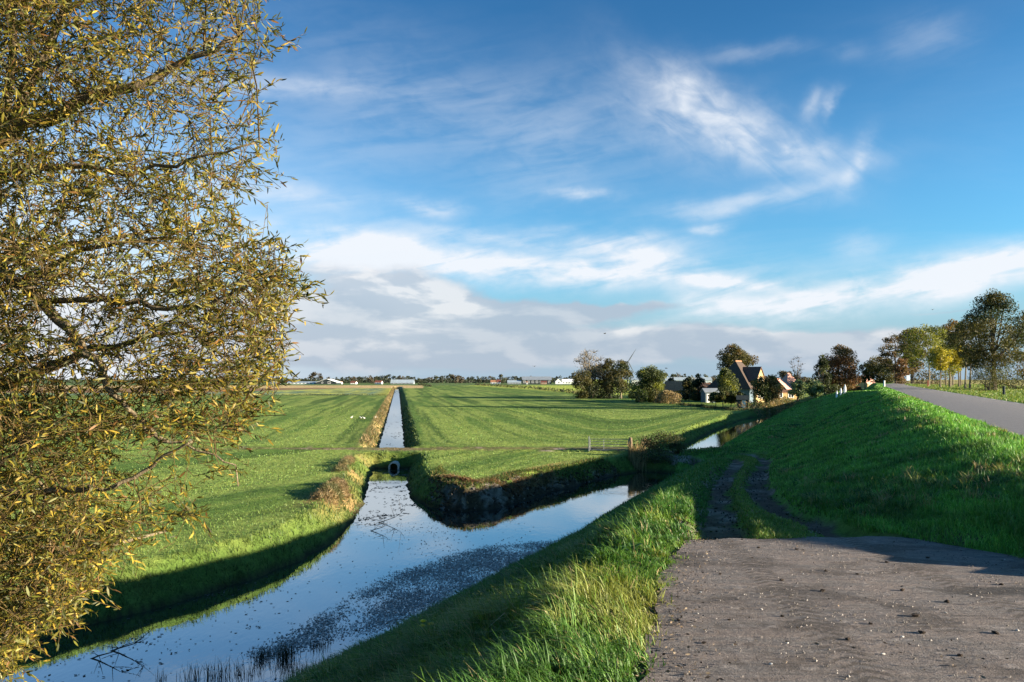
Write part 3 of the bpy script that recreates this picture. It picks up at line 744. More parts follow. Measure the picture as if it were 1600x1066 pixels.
def blades(P, h, w, yaw, lean, C, tipC=None, curve=.5):
    """bent grass blades: 5 vertices each"""
    n = len(P); h = np.broadcast_to(h, (n,)); w = np.broadcast_to(w, (n,)); lean = np.broadcast_to(lean, (n,))
    d = np.stack([np.cos(yaw), np.sin(yaw), np.zeros(n)], 1); a = np.stack([-np.sin(yaw), np.cos(yaw), np.zeros(n)], 1)
    tw = rng.uniform(-1, 1, n)[:, None]; a = a*np.cos(tw)+d*np.sin(tw)*.8
    up = np.array([0, 0, 1.0])
    l1 = (lean*.38*h)[:, None]; l2 = (lean*h)[:, None]
    z1 = (h*(.62-.10*lean))[:, None]; z2 = (h*np.clip(1-.45*lean**1.6, .1, 1))[:, None]
    hw = (w/2)[:, None]
    V = np.stack([P-a*hw, P+a*hw, P+d*l1+up*z1-a*hw*.8, P+d*l1+up*z1+a*hw*.8, P+d*l2+up*z2], 1).reshape(-1, 3)
    b = np.arange(n)*5
    Q = np.stack([b, b+1, b+3, b+2], 1); T = np.stack([b+2, b+3, b+4], 1)
    if tipC is None: tipC = C
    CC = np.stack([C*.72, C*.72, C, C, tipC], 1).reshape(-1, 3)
    return V, Q, T, CC

def reed_clump(name, label, pos, W, D, H, n, pal=((.20, .14, .06), (.36, .27, .13)), group=None, seed=0, cat='reeds', lean=.35, width=None, kind=None):
    r = np.random.default_rng(seed+9000)
    P = np.stack([r.normal(size=n)*W*.28, r.normal(size=n)*D*.28, np.zeros(n)], 1)
    z0 = terrain(P[:, 0]+pos[0], P[:, 1]+pos[1]); P[:, 2] = np.maximum(z0, WATER-.05)-pos[2]-.03
    a, b = [np.array(c) for c in pal]; f = r.uniform(0, 1, n)[:, None]; C = a*(1-f)+b*f
    V, Q, T, CC = blades(P, H*r.uniform(.5, 1.1, n), (width or max(.012, pos[1]*.0009)), r.uniform(0, 6.3, n), r.uniform(.05, 1, n)*lean*2, C)
    o = build(name, V, [Q, T], M_STRAW, None, {'col': CC}); o.location = pos
    tag(o, label, cat, group, kind); return o
# ------------------------------------------------------------------ trees in the middle distance (base pixel, top row, width in pixels -> real place and size)
def place(px, pyb): return ground_at(px, pyb)
def sized(p, pyb, pyt, wpx): return (pyb-pyt)*p.y/F_PX, wpx*p.y/F_PX
def ptree(label, px, pyb, pyt, wpx, dist=None, name='tree', **k):
    if dist is None: p = place(px, pyb)
    else:
        x = (px-CX)/F_PX*dist; p = Vector((x, dist, gz(x, dist)))
    H = EYE-(pyt-HY)/F_PX*p.y-p.z; W = wpx*p.y/F_PX
    return tree(name, label, p, H, W, seed=int(px*7+pyt), **k)
def pshrub(label, px, pyb, pyt, wpx, dist=None, name='bush', **k):
    if dist is None: p = place(px, pyb)
    else:
        x = (px-CX)/F_PX*dist; p = Vector((x, dist, gz(x, dist)))
    H = max(.3, EYE-(pyt-HY)/F_PX*p.y-p.z); W = wpx*p.y/F_PX
    return shrub(name, label, p, H, W, seed=int(px*3+pyb), **k)

GRP = 'trees of the copse at the field edge'
ptree('tall tree with a bare grey top at the left end of the copse', 921, 622.5, 547, 50, pal='bare', style='round', cb=.42, nblob=30, nleaf=500, twigs=420, limbs=16, group=GRP, bark=M_BARK_PALE, leaf=.3, fork=.8)
ptree('dark leafy tree below the bare topped tree at the left edge of the copse', 909, 623, 578, 36, pal='oak', cb=.05, nblob=20, nleaf=1900, group=GRP)
ptree('broad dark brown tree in the middle of the copse', 936, 622, 570, 50, pal='oak', cb=.05, nblob=26, nleaf=2600, group=GRP)
ptree('tallest leafy tree of the copse with a ragged brown green top', 951, 622, 561, 40, pal='oak', pal2='olive', style='tall', cb=.15, nblob=26, nleaf=2200, group=GRP)
ptree('dark tree with a lit pale trunk at the right end of the copse', 971, 623, 563, 40, pal='oak', pal2='dark', style='tall', cb=.22, nblob=26, nleaf=2200, group=GRP, bark=M_BARK_PALE, trunk_r=.3)
pshrub('low dark undergrowth bush under the copse', 922, 623, 598, 48, pal='dark', nleaf=1200, group='bushes of the copse')
pshrub('dark undergrowth bush below the ragged tree of the copse', 955, 623, 596, 56, pal='dark', nleaf=1200, group='bushes of the copse')
pshrub('pale grey green willow bush between the copse and the round yellow green tree', 989, 622.5, 600, 22, pal='silver', pal2='olive', nleaf=1000)
ptree('round yellow green tree standing alone right of the copse', 1015, 628, 574, 50, pal='yellowgreen', pal2='olive', cb=.06, nblob=40, nleaf=6500, blobr=.24)
pshrub('dark round bush at the foot of the yellow green tree', 1000, 629, 608, 26, pal='dark', pal2='green', nleaf=900)
ptree('narrow dark tree between the yellow green tree and the orange barn roof', 1050, 621, 588, 24, pal='dark', style='cone', cb=.05, nblob=18, nleaf=1300)
ptree('pointed dark conifer in front of the dark red shed', 1077, 626, 585, 28, pal='dark', pal2='oak', style='cone', cb=.03, nblob=22, nleaf=1700)
ptree('dark bushy tree with brown top right beside the pointed conifer', 1091, 627, 584, 30, pal='oak', pal2='dark', style='tall', cb=.03, nblob=20, nleaf=1700)
ptree('tall round crowned tree rising behind the farmhouse roof', 1149, 628, 539, 56, dist=215, pal='oak', pal2='autumn', style='round', cb=.50, nblob=34, nleaf=5200, blobr=.19, fork=.75)
ptree('sunlit green conical tree in front of the farmhouse', 1133, 634, 576, 46, dist=163, pal='olive', pal2='yellowgreen', style='cone', cb=.06, nblob=30, nleaf=3000)
for i, px in enumerate((1118, 1130, 1142, 1153)):
    ptree(['leftmost of the low clipped trees in front of the farmhouse', 'second from left of the low clipped trees in front of the farmhouse', 'second from right of the low clipped trees in front of the farmhouse', 'rightmost of the low clipped trees, beside the dark shed'][i],
          px, 637, 612.5+(i == 0)*2, 23, name='fruit_tree', pal='olive', pal2='oak', style='umbrella', cb=.42, nblob=16, nleaf=1100, limbs=6, group='low clipped trees in front of the farmhouse', trunk_r=.11, fork=.55)
ptree('spreading dark green tree right of the farmhouse gable', 1196, 637.5, 583, 42, pal='olive', pal2='oak', style='round', cb=.22, nblob=30, nleaf=3000, trunk_r=.16)
ptree('slim young tree beside the spreading tree right of the gable', 1213, 637, 600, 20, pal='autumn', style='round', cb=.35, nblob=10, nleaf=600, trunk_r=.08)
ptree('left pollard willow with a round silver green head below the dike', 1247, 629, 595.5, 27, dist=178, name='pollard_willow', pal='silver', style='round', cb=.30, nblob=26, nleaf=1900, trunk_r=.32, group='pollard willows below the dike', fork=.4)
ptree('right pollard willow with a round silver green head below the dike', 1273, 629, 596, 27, dist=186, name='pollard_willow', pal='silver', pal2='green', style='round', cb=.30, nblob=26, nleaf=1900, trunk_r=.32, group='pollard willows below the dike', fork=.4)
ptree('rounded brown tree far off behind the pink roofed houses', 1227, 604, 578, 23, dist=330, pal='farbrown', cb=.2, nblob=18, nleaf=900)
ptree('dark round tree just left of the thin bare tree', 1243, 606, 583, 16, dist=320, pal='fardark', cb=.1, nblob=14, nleaf=700)
ptree('thin leafless tree standing against the cloud behind the pollard willows', 1246, 605, 557, 26, dist=300, pal='bare', style='vase', cb=.35, nblob=20, nleaf=0, twigs=160, limbs=14, bark=M_BARK)
ptree('big rust brown autumn tree behind the white posts', 1312, 626, 535, 74, dist=215, pal='autumn', pal2='russet', style='tall', cb=.04, nblob=56, nleaf=7000, blobr=.16)
ptree('dark green half bare tree leaning against the big autumn tree', 1285, 627, 550, 40, dist=205, pal='dark', pal2='olive', style='cone', cb=.05, nblob=32, nleaf=2400, twigs=120, blobr=.16)
pshrub('dark shrub mass at the foot of the big autumn tree', 1296, 630, 603, 44, dist=200, pal='dark', pal2='olive', nleaf=1500)
ptree('small dark tree in the gap left of the road end', 1351, 603, 566, 24, dist=290, pal='oak', style='umbrella', cb=.30, nblob=18, nleaf=900)
pshrub('reddish shrub low down right of the big autumn tree', 1336, 606, 588, 20, dist=250, pal='russet', nleaf=600)

# trees round the far end of the road, on the top of the dike
def rtree(label, px, dist, pyt, wpx, **k): return ptree(label, px, 0, pyt, wpx, dist=dist, **k)
G2 = 'trees lining the right side of the road'
rtree('airy half bare tree at the far end of the road', 1400, 270, 522, 56, pal='oak', pal2='autumn', style='round', cb=.22, nblob=50, nleaf=2600, twigs=200, blobr=.11, group=G2, fork=.8)
rtree('dark thicket tree left of the road end', 1378, 285, 558, 48, pal='oak', pal2='dark', style='round', cb=.02, nblob=30, nleaf=3200, group=G2)
rtree('small orange brown tree at the road end', 1408, 240, 558, 28, pal='russet', pal2='autumn', style='round', cb=.05, nblob=20, nleaf=1300, group=G2)
rtree('brown thin leaved tree behind the yellow green road tree', 1426, 260, 508, 56, pal='autumn', pal2='oak', style='vase', cb=.22, nblob=50, nleaf=2600, twigs=160, blobr=.12, group=G2, fork=.8)
rtree('yellow green tree with forked trunk nearest the road bend', 1450, 190, 507, 80, pal='yellowgreen', pal2='olive', style='round', cb=.34, nblob=44, nleaf=4200, bark=M_BARK_PALE, trunk_r=.28, group=G2, blobr=.15)
rtree('bright yellow tree in the row along the road', 1483, 172, 538, 60, pal='yellow', pal2='yellowgreen', style='round', cb=.32, nblob=34, nleaf=3400, bark=M_BARK_PALE, trunk_r=.24, group=G2, blobr=.17)
rtree('brown topped tree behind the bright yellow tree', 1486, 205, 497, 50, pal='autumn', pal2='oak', style='round', cb=.35, nblob=34, nleaf=2600, group=G2, blobr=.15, bark=M_BARK_PALE)
rtree('dark olive tree with two pale trunks left of the biggest tree', 1510, 141, 500, 60, pal='oak', pal2='olive', style='round', cb=.42, nblob=36, nleaf=3400, bark=M_BARK_PALE, trunk_r=.2, group=G2, blobr=.15)
for i, (px, d_) in enumerate(((1470, 166), (1478.5, 205), (1489.5, 215), (1498, 176), (1501.5, 222), (1516, 144))):
    rtree(['slim trunked tree under the yellow crown nearest the road edge', 'slim tree behind the yellow crowns, left one', 'slim tree behind the yellow crowns, middle one', 'slim leaning tree right of the yellow crown', 'slim tree behind the yellow crowns, right one', 'slim pale trunked tree close beside the dark olive tree'][i],
          px, d_, 545-6*(i % 3), 26, pal=['yellow', 'yellowgreen', 'oak', 'yellow', 'olive', 'oak'][i], style='round', cb=.45, nblob=16, nleaf=900, bark=M_BARK_PALE, trunk_r=.22, group=G2, fork=.8, lean=.05*(i % 3-1))
rtree('biggest dark tree beside the road with a ragged brown green crown', 1550, 122, 449, 116, pal='oak', pal2='dark', style='tall', cb=.20, nblob=80, nleaf=9500, leaf=.26, trunk_r=.42, limbs=18, group=G2, blobr=.13, fork=.8)
rtree('dark brown leaved tree at the right edge of the photo', 1612, 130, 480, 80, pal='oak', pal2='autumn', style='round', cb=.15, nblob=50, nleaf=5200, leaf=.26, trunk_r=.35, limbs=12, group=G2, blobr=.14)
pshrub('rounded olive bush round the foot of the biggest road tree', 1546, 0, 575, 62, dist=119, pal='oak', pal2='olive', nleaf=3000, leaf=.2, nblob=26)
pshrub('dark bush at the right edge of the photo behind the lawn', 1592, 0, 578, 60, dist=140, pal='dark', pal2='oak', nleaf=2200, leaf=.22, nblob=26)
pshrub('dark hedge bush behind the slim trunks by the road', 1440, 0, 578, 70, dist=262, pal='dark', pal2='autumn', nleaf=1600, nblob=24)

# reed beds and rough edges
def hedge(name, label, pts, H, W, pal, n, leaf, cat='hedge', group=None, pal2=None, kind=None, seed=0, asp=.45, flat=.5, gate=0.0):
    r = np.random.default_rng(seed+300); pts = np.array(pts, float); seg = np.linalg.norm(np.diff(pts, axis=0), axis=1); cum = np.concatenate([[0], np.cumsum(seg)])
    s = r.uniform(0, cum[-1], n); x = np.interp(s, cum, pts[:, 0]); y = np.interp(s, cum, pts[:, 1])
    if gate: k_ = vnoise(s/3.5, s*0, seed+1)*.6+vnoise(s/11, s*0+3, seed+2)*.5 > gate*r.uniform(.75, 1.15, n); s, x, y = s[k_], x[k_], y[k_]; n = len(s)
    hh = H*(.45+.85*vnoise(s/(H*1.3), s*0, seed)); a = r.uniform(0, 6.3, n); rr = np.sqrt(r.uniform(0, 1, n))*W/2
    z = r.uniform(0, 1, n)**.8; x = x+np.cos(a)*rr*np.sqrt(1-z*.8); y = y+np.sin(a)*rr*np.sqrt(1-z*.8)
    P = np.stack([x, y, terrain(x, y)+z*hh], 1); c0 = P.mean(0); c0[2] = terrain(np.array([c0[0]]), np.array([c0[1]]))[0]
    t = .5+r.uniform(-.3, .3, n)+.6*(vnoise(s/(H*.9), s*0+4, seed+3)-.5); C = pal_cols(pal, t)
    if pal2: sel = vnoise(s/(H*1.6), s*0+8, seed+9) > .5; C[sel] = pal_cols(pal2, t[sel])
    D = rand_dirs(n, r); D[:, 2] = np.abs(D[:, 2])+flat; D /= np.linalg.norm(D, axis=1)[:, None]
    V, F = leaf_quads(P-c0, leaf*r.uniform(.8, 1.8, n), leaf*asp*r.uniform(.7, 1.3, n), D)
    o = build(name, V, [F], M_LEAF, None, {'col': np.repeat(C, 4, 0)}); o.location = c0
    tag(o, label, cat, group, kind or 'stuff'); return o
PAL['reed'] = [(.11, .08, .042), (.21, .15, .075), (.34, .25, .13)]
PAL['reedgreen'] = [(.045, .055, .02), (.10, .10, .04), (.19, .16, .07)]
def gline(pix): return [tuple(ground_at(*p).xy) for p in pix]
hedge('reed_bed', 'tan reed bed right of the yellow green tree on the field edge', gline([(1022, 628), (1035, 630), (1060, 632)]), 2.6, 3.0, 'reed', 2200, .40, 'reeds', pal2='reedgreen', seed=2)
hedge('reed_bed', 'low brown reed edge along the meadow below the clipped trees', gline([(1062, 633), (1100, 637), (1130, 640), (1150, 642)]), .45, 1.6, 'reedgreen', 1200, .3, 'reeds', pal2='dark', seed=3)
hedge('reed_bed', 'brown reed bed on the canal bend below the farmhouse', gline([(1150, 641), (1175, 642), (1200, 640), (1222, 634), (1238, 631)]), 1.5, 4.0, 'reedgreen', 2600, .33, 'reeds', pal2='reed', seed=4)
hedge('reed_bed', 'dark ragged reed line across the far sunny field', [((px-CX)/F_PX*d_, d_) for px, d_ in ((742, 640), (790, 480), (835, 390), (880, 300), (902, 262))], 1.5, 2.0, 'dark', 1500, .75, 'reeds', pal2='reedgreen', seed=5)
hedge('reed_bed', 'short dark ditch edge beside the stubble strip', [((px-CX)/F_PX*d_, d_) for px, d_ in ((654, 640), (674, 500))], 1.6, 2.0, 'dark', 400, .9, 'reeds', seed=6)
hedge('rush_line', 'dark rushes along the far edge of the first field', [(-100, 244), (-40, 244)], .5, 1.0, 'dark', 900, .30, 'rushes', seed=7, kind='stuff')
hedge('reed_bed', 'dry tan reeds along the sunny bank of the straight ditch', [(-2.6-.155*y, y) for y in (62, 90, 130, 200, 300, 480)], .6, 1.7, 'reed', 13000, .34, 'reeds', pal2='reedgreen', kind='stuff', seed=8, asp=.22, gate=.5)
hedge('reed_bed', 'heap of flattened tan reed on the bank left of the ditch mouth', [(-8.6, 33.5), (-8.7, 36), (-9.0, 38.5)], .34, 1.5, 'reed', 2600, .34, 'reeds', pal2='reedgreen', kind='stuff', seed=9, asp=.11, flat=-.1)
hedge('reed_bed', 'dry reed heap just below the culvert on the left bank', [(-10.2, 43.5), (-10.7, 47.5), (-11.1, 50.5)], .3, 1.0, 'reed', 1300, .30, 'reeds', pal2='reedgreen', kind='stuff', seed=10, asp=.11, flat=-.1)
hedge('reed_bed', 'rim of dry tan straw over the bare dark earth bank', [(-3.8, 40.6), (-2.0, 38.7), (0, 39.8), (1.2, 42.3), (2.6, 44.6)], .20, .7, 'reed', 1800, .32, 'reeds', pal2='russet', kind='stuff', seed=11, asp=.10, flat=-.2)

# ------------------------------------------------------------------ far tree line and farms on the horizon
def far_tree(px, pyt, wpx, dist, pal, label, seed, group='trees along the far horizon', style='round'):
    x = (px-CX)/F_PX*dist; H = EYE-(pyt-HY)/F_PX*dist; W = wpx*dist/F_PX
    r = np.random.default_rng(seed); n = 230
    P, shade, cen, br = crown_cloud(H, W, H*.10, style, 12, n, r, .22)
    V, F = leaf_quads(P, W*.16*r.uniform(.7, 1.5, n), W*.11*r.uniform(.6, 1.4, n))
    C = pal_cols(pal, .5+shade+r.uniform(-.3, .3, n))
    root = empty('far_tree', (x, dist, gz(x, dist))); tag(root, label, 'tree', group)
    build('crown', V, [F], M_LEAF, root, {'col': np.repeat(C, 4, 0)})
    MB().tube([(0, 0, -.2), (0, 0, H*.5)], [W*.035, W*.02], 5).build('trunk', M_BARK, root)
    return root
FT = [(421, 590, 10, 'far'), (437, 589, 10, 'fardark'), (447, 590, 8, 'far'), (459, 592, 10, 'farbrown'), (468, 592, 8, 'far'), (476, 591, 9, 'fardark'), (492, 583, 18, 'farbrown'), (516, 589, 10, 'farbrown'), (525, 590, 9, 'fardark'),
      (536, 590, 10, 'far'), (543, 588, 9, 'far'), (553, 589, 10, 'farbrown'), (561, 588, 11, 'fardark'), (571, 589, 11, 'far'), (580, 587, 13, 'farbrown'), (590, 588, 10, 'far'), (597, 586, 11, 'fardark'), (606, 586, 12, 'fardark'), (617, 588, 11, 'far'), (626, 587, 12, 'farbrown'), (636, 588, 11, 'far'),
      (645, 589, 9, 'fardark'), (655, 591, 9, 'far'), (664, 591, 9, 'fardark'), (673, 589, 9, 'farbrown'), (682, 587, 11, 'far'), (692, 586, 11, 'fardark'), (701, 585, 12, 'far'), (711, 586, 14, 'farbrown'), (720, 587, 12, 'farbrown'), (731, 590, 9, 'fardark'), (739, 588, 9, 'fardark'), (748, 588, 9, 'far'), (757, 588, 10, 'fardark'),
      (765, 587, 10, 'farbrown'), (772, 588, 8, 'far'), (784, 586, 12, 'far'), (795, 589, 9, 'fardark'), (803, 588, 10, 'far'), (812, 589, 9, 'fardark'), (829, 588, 9, 'farbrown'), (865, 590, 9, 'fardark'), (874, 588, 12, 'far'), (884, 589, 9, 'fardark'), (893, 587, 11, 'fardark')]
wood_words = {'far': 'green grey', 'fardark': 'dark', 'farbrown': 'brownish'}
ORD = ['first', 'second', 'third', 'fourth', 'fifth', 'sixth', 'seventh', 'eighth', 'ninth', 'tenth', 'eleventh', 'twelfth', 'thirteenth', 'fourteenth', 'fifteenth', 'sixteenth']
def landmark_labels(xs, marks, tail):
    out = []; cnt = {}
    for x in xs:
        m_ = [k for k in marks if k[0] <= x]; m_ = m_[-1] if m_ else marks[0]; cnt[m_[1]] = cnt.get(m_[1], 0)+1
        out.append(f"{ORD[cnt[m_[1]]-1]} %s tree right of the {m_[1]} {tail}")
    return out
labs = landmark_labels([f[0] for f in FT], [(400, 'willow edge'), (474, 'long white greenhouse'), (514, 'dark green barn'), (592, 'white fronted house'), (629, 'pale blue glasshouse'), (770, 'white cottages'), (803, 'low pale greenhouse'), (838, 'long grey barn'), (873, 'white gabled farm')], 'on the horizon')
for i, (px, pyt, wpx, pal) in enumerate(FT):
    lab = labs[i] % wood_words[pal] if px != 492 else 'brownish tree standing tallest on the left horizon behind the white greenhouse'
    far_tree(px, pyt, wpx*1.15, 830+40*((i*37) % 7), pal, lab, 400+i)
FT2 = [(1040, 583, 16), (1052, 584, 12), (1062, 583, 14), (1073, 584, 14), (1100, 585, 12), (1110, 586, 12), (1120, 585, 12), (1183, 586, 12), (1196, 588, 14), (1212, 588, 14), (1232, 587, 14), (1256, 590, 14), (1266, 591, 14), (1330, 590, 14), (1350, 592, 14)]
labs = landmark_labels([f[0] for f in FT2], [(1015, 'round yellow green tree'), (1085, 'pointed conifer'), (1177, 'farmhouse gable'), (1240, 'left pollard willow'), (1320, 'white posts')], 'in the distance')
for i, (px, pyt, wpx) in enumerate(FT2):
    far_tree(px, pyt, wpx*1.2, 620+30*((i*29) % 5), ['fardark', 'far', 'farbrown'][i % 3], labs[i] % ['dark', 'green grey', 'brownish'][i % 3], 600+i, 'distant trees behind the farmstead')
# a low dense wood that reads as one mass behind the single trees
def far_wood(label, px0, px1, dist, pyt, n, seed, pal='fardark'):
    r = np.random.default_rng(seed); px = r.uniform(px0, px1, n); x = (px-CX)/F_PX*dist; y = dist+r.uniform(0, 40, n)
    top = EYE-(pyt-HY)/F_PX*dist; hh = top*(.55+.5*vnoise(x/9, x*0, seed)); z = r.uniform(0, 1, n)*hh
    P = np.stack([x, y, z], 1); c0 = np.array([P[:, 0].mean(), P[:, 1].mean(), 0])
    V, F = leaf_quads(P-c0, 2.2*r.uniform(.7, 1.5, n), 1.6*r.uniform(.6, 1.4, n)); C = pal_cols(pal, .5+r.uniform(-.4, .4, n))
    o = build('far_wood', V, [F], M_LEAF, None, {'col': np.repeat(C, 4, 0)}); o.location = c0
    tag(o, label, 'wood', None, 'stuff')
far_wood('low dark wood running along the whole horizon', 300, 910, 960, 590.5, 5200, 5)
far_wood('low dark wood behind the farmstead and the road', 1000, 1420, 760, 589, 3000, 6)
far_wood('low dark wood on the horizon left of the willow', -500, 320, 1000, 590, 2500, 7)
# ------------------------------------------------------------------ buildings
M_BRICK = simple_mat('yellow_brick', (.40, .28, .13), .9, .2, 5); M_TILE = simple_mat('brown_roof_tile', (.115, .072, .058), .8, .3, 4); M_THATCH = simple_mat('dark_thatch', (.075, .055, .045), .95, .3, 5)
M_WHITE = simple_mat('white_paint', (.72, .72, .70), .6, .1, 3); M_DARKW = simple_mat('dark_boarding', (.030, .040, .042), .8, .3, 4); M_REDW = simple_mat('red_brown_boarding', (.16, .055, .040), .85, .25, 4)
M_ORANGE = simple_mat('orange_tile', (.34, .17, .095), .85, .25, 3); M_PINK = simple_mat('pink_tile', (.50, .28, .22), .85, .2, 3); M_GREY = simple_mat('grey_sheet', (.22, .25, .28), .5, .15, .6); M_PALE = simple_mat('pale_cladding', (.58, .63, .62), .6, .12, .6)
M_GLASSH = simple_mat('greenhouse_glass', (.30, .36, .40), .4, .15, .5, .5); M_PANE = simple_mat('window_glass', (.018, .022, .028), .08, .1, 2, .5); M_BLUEW = simple_mat('blue_grey_wall', (.10, .14, .17), .8, .2, 3)
M_ZINC = simple_mat('galvanised_steel', (.24, .25, .26), .4, .2, 12, .5, .7); M_POSTW = simple_mat('weathered_wood', (.17, .125, .085), .9, .45, 14, .1, 0, .6); M_CONC = simple_mat('concrete', (.50, .44, .38), .85, .3, 9, .2, 0, .4); M_INNER = simple_mat('pipe_inside', (.03, .025, .02), .9, .3, 6)
M_RUST = simple_mat('rust_red_post', (.35, .12, .07), .8, .3, 8); M_SIGNB = simple_mat('blue_white_sign', (.55, .65, .78), .5, .2, 2)

def slab(mb, a, b, c, d, th):
    """roof slab from four corner points, with thickness th downwards"""
    P = [Vector(p) for p in (a, b, c, d)]; n = (P[1]-P[0]).cross(P[3]-P[0]).normalized()
    if n.z < 0: n = -n
    lo = [p-n*th for p in P]; k = mb.verts([*P, *lo])
    mb.Q += [(k, k+1, k+2, k+3), (k+7, k+6, k+5, k+4)]+[(k+i, k+4+i, k+4+(i+1) % 4, k+(i+1) % 4) for i in range(4)]

def window(parent, x, y, z, nx, ny, w, h, mat_frame, mat_pane, name='window'):
    """window set 3 cm proud of a wall with outward normal (nx, ny)"""
    tx, ty = -ny, nx
    def P(u, v, o): return (x+tx*u+nx*o, y+ty*u+ny*o, z+v)
    def bar(mb, u0, u1, v0, v1, o0, o1):
        k = mb.verts([P(u0, v0, o0), P(u1, v0, o0), P(u1, v1, o0), P(u0, v1, o0), P(u0, v0, o1), P(u1, v0, o1), P(u1, v1, o1), P(u0, v1, o1)])
        mb.Q += [(k, k+3, k+2, k+1), (k+4, k+5, k+6, k+7), (k, k+1, k+5, k+4), (k+1, k+2, k+6, k+5), (k+2, k+3, k+7, k+6), (k+3, k, k+4, k+7)]
    f = MB(); t = min(w, h)*.10
    bar(f, -w/2, w/2, -h/2, -h/2+t, .005, .07); bar(f, -w/2, w/2, h/2-t, h/2, .005, .07); bar(f, -w/2, -w/2+t, -h/2+t, h/2-t, .005, .07); bar(f, w/2-t, w/2, -h/2+t, h/2-t, .005, .07); bar(f, -t*.4, t*.4, -h/2+t, h/2-t, .005, .06)
    fo = f.build(name, mat_frame, parent)
    g = MB(); bar(g, -w/2+t, w/2-t, -h/2+t, h/2-t, .004, .03); g.build('pane', mat_pane, fo)
    return fo

def gabled(name, label, cat, pos, rz, L, W, wall, ridge, m_wall, m_roof, over=.35, group=None, windows=(), door=None, m_trim=None, chimney=False, hip=0.0):
    root = empty(name, pos, rz); tag(root, label, cat, group)
    x, y = L/2, W/2; mb = MB(); zb = -.3
    mb.poly([(-x, -y, zb), (x, -y, zb), (x, -y, wall), (-x, -y, wall)]); mb.poly([(x, y, zb), (-x, y, zb), (-x, y, wall), (x, y, wall)])
    if hip: mb.poly([(x, -y, zb), (x, y, zb), (x, y, wall), (x, -y, wall)]); mb.poly([(-x, y, zb), (-x, -y, zb), (-x, -y, wall), (-x, y, wall)])
    else: mb.poly([(x, -y, zb), (x, y, zb), (x, y, wall), (x, 0, ridge-.08), (x, -y, wall)]); mb.poly([(-x, y, zb), (-x, -y, zb), (-x, -y, wall), (-x, 0, ridge-.08), (-x, y, wall)])
    mb.build('wall', m_wall, root)
    rb = MB(); dz = (ridge-wall)/y*over; th = .16
    if hip:
        rx = x*(1-hip); e = over
        A, B, C_, D = (-x-e, -y-e, wall-dz), (x+e, -y-e, wall-dz), (x+e, y+e, wall-dz), (-x-e, y+e, wall-dz); R0, R1 = (-rx, 0, ridge), (rx, 0, ridge)
        rb.poly([A, B, R1, R0]); rb.poly([C_, D, R0, R1]); rb.poly([B, C_, R1]); rb.poly([D, A, R0]); rb.poly([D, C_, B, A])
    else:
        slab(rb, (-x-over, -y-over, wall-dz), (x+over, -y-over, wall-dz), (x+over, 0, ridge), (-x-over, 0, ridge), th)
        slab(rb, (x+over, y+over, wall-dz), (-x-over, y+over, wall-dz), (-x-over, 0, ridge+.002), (x+over, 0, ridge+.002), th)
    ro = rb.build('roof', m_roof, root)
    if m_trim and not hip:
        for sx in (-1, 1):
            v = MB(); xo = sx*(x+over+.05)
            for s_ in (-1, 1): v.tube([(xo, s_*(y+over), wall-dz), (xo, 0, ridge+.05)], [.16, .16], 4)
            v.build('verge_board', m_trim, ro)
    if chimney:
        c = MB(); c.box(x*.35-.35, -.35, ridge-.6, x*.35+.35, .35, ridge+1.0); c.build('chimney', M_TILE, ro)
    for (u, v, z, nx, ny, w, h) in windows: window(root, u, v, z, nx, ny, w, h, M_WHITE, M_PANE)
    if door:
        u, v, nx, ny, w, h = door; d = MB(); tx, ty = -ny, nx
        k = d.verts([(u+tx*a+nx*o, v+ty*a+ny*o, zz) for o in (.004, .06) for zz in (0, h) for a in (-w/2, w/2)])
        d.Q += [(k, k+1, k+3, k+2), (k+4, k+6, k+7, k+5), (k, k+4, k+5, k+1), (k+2, k+3, k+7, k+6), (k, k+2, k+6, k+4), (k+1, k+5, k+7, k+3)]
        d.build('door', M_WHITE, root)
    return root
def at(px, dist): x = (px-CX)/F_PX*dist; return Vector((x, dist, gz(x, dist)))
def zof(py, dist): return EYE-(py-HY)/F_PX*dist

# farmhouse: big hipped roof with a yellow brick gabled front
fp = at(1152, 176); rz = math.radians(-40)
farm = empty('farmhouse', fp, rz); farm.scale = (1.16, 1.16, 1.16); tag(farm, 'farmhouse with steep dark roof and sunlit yellow brick gable', 'house')
h = 4.4; b = MB(); b.box(-h, -h, -.3, h, h, 3.0); b.build('wall', M_BLUEW, farm)
rb = MB(); e = .45; zr = 8.4; ze = 2.7
A, B, C_, D = (-h-e, -h-e, ze), (h+e, -h-e, ze), (h+e, h+e, ze), (-h-e, h+e, ze); R0, R1 = (.2, -1.3, zr), (.2, 1.3, zr)
rb.poly([A, B, R0]); rb.poly([B, C_, R1, R0]); rb.poly([C_, D, R1]); rb.poly([D, A, R0, R1]); rb.poly([D, C_, B, A])
ro = rb.build('roof', M_THATCH, farm)
c = MB(); c.tube([(.2, -1.55, zr), (.2, 1.55, zr)], [.16, .16], 6); c.build('ridge_cap', M_ORANGE, ro)
w = MB(); gx, gy = 4.9, 2.3; gw, gr = 4.6, 7.1
w.poly([(gx, -gy, -.3), (gx, gy, -.3), (gx, gy, gw), (gx, 0, gr), (gx, -gy, gw)]); w.poly([(0, -gy, -.3), (gx, -gy, -.3), (gx, -gy, gw), (0, -gy, gw)]); w.poly([(gx, gy, -.3), (0, gy, -.3), (0, gy, gw), (gx, gy, gw)])
w.build('gable_wall', M_BRICK, farm)
g = MB(); dz = (gr-gw)/gy*.3
slab(g, (.3, -gy-.3, gw-dz+.1), (gx+.18, -gy-.3, gw-dz+.1), (gx+.18, 0, gr+.12), (.3, 0, gr+.12), .14); slab(g, (gx+.18, gy+.3, gw-dz+.1), (.3, gy+.3, gw-dz+.1), (.3, 0, gr+.122), (gx+.18, 0, gr+.122), .14)
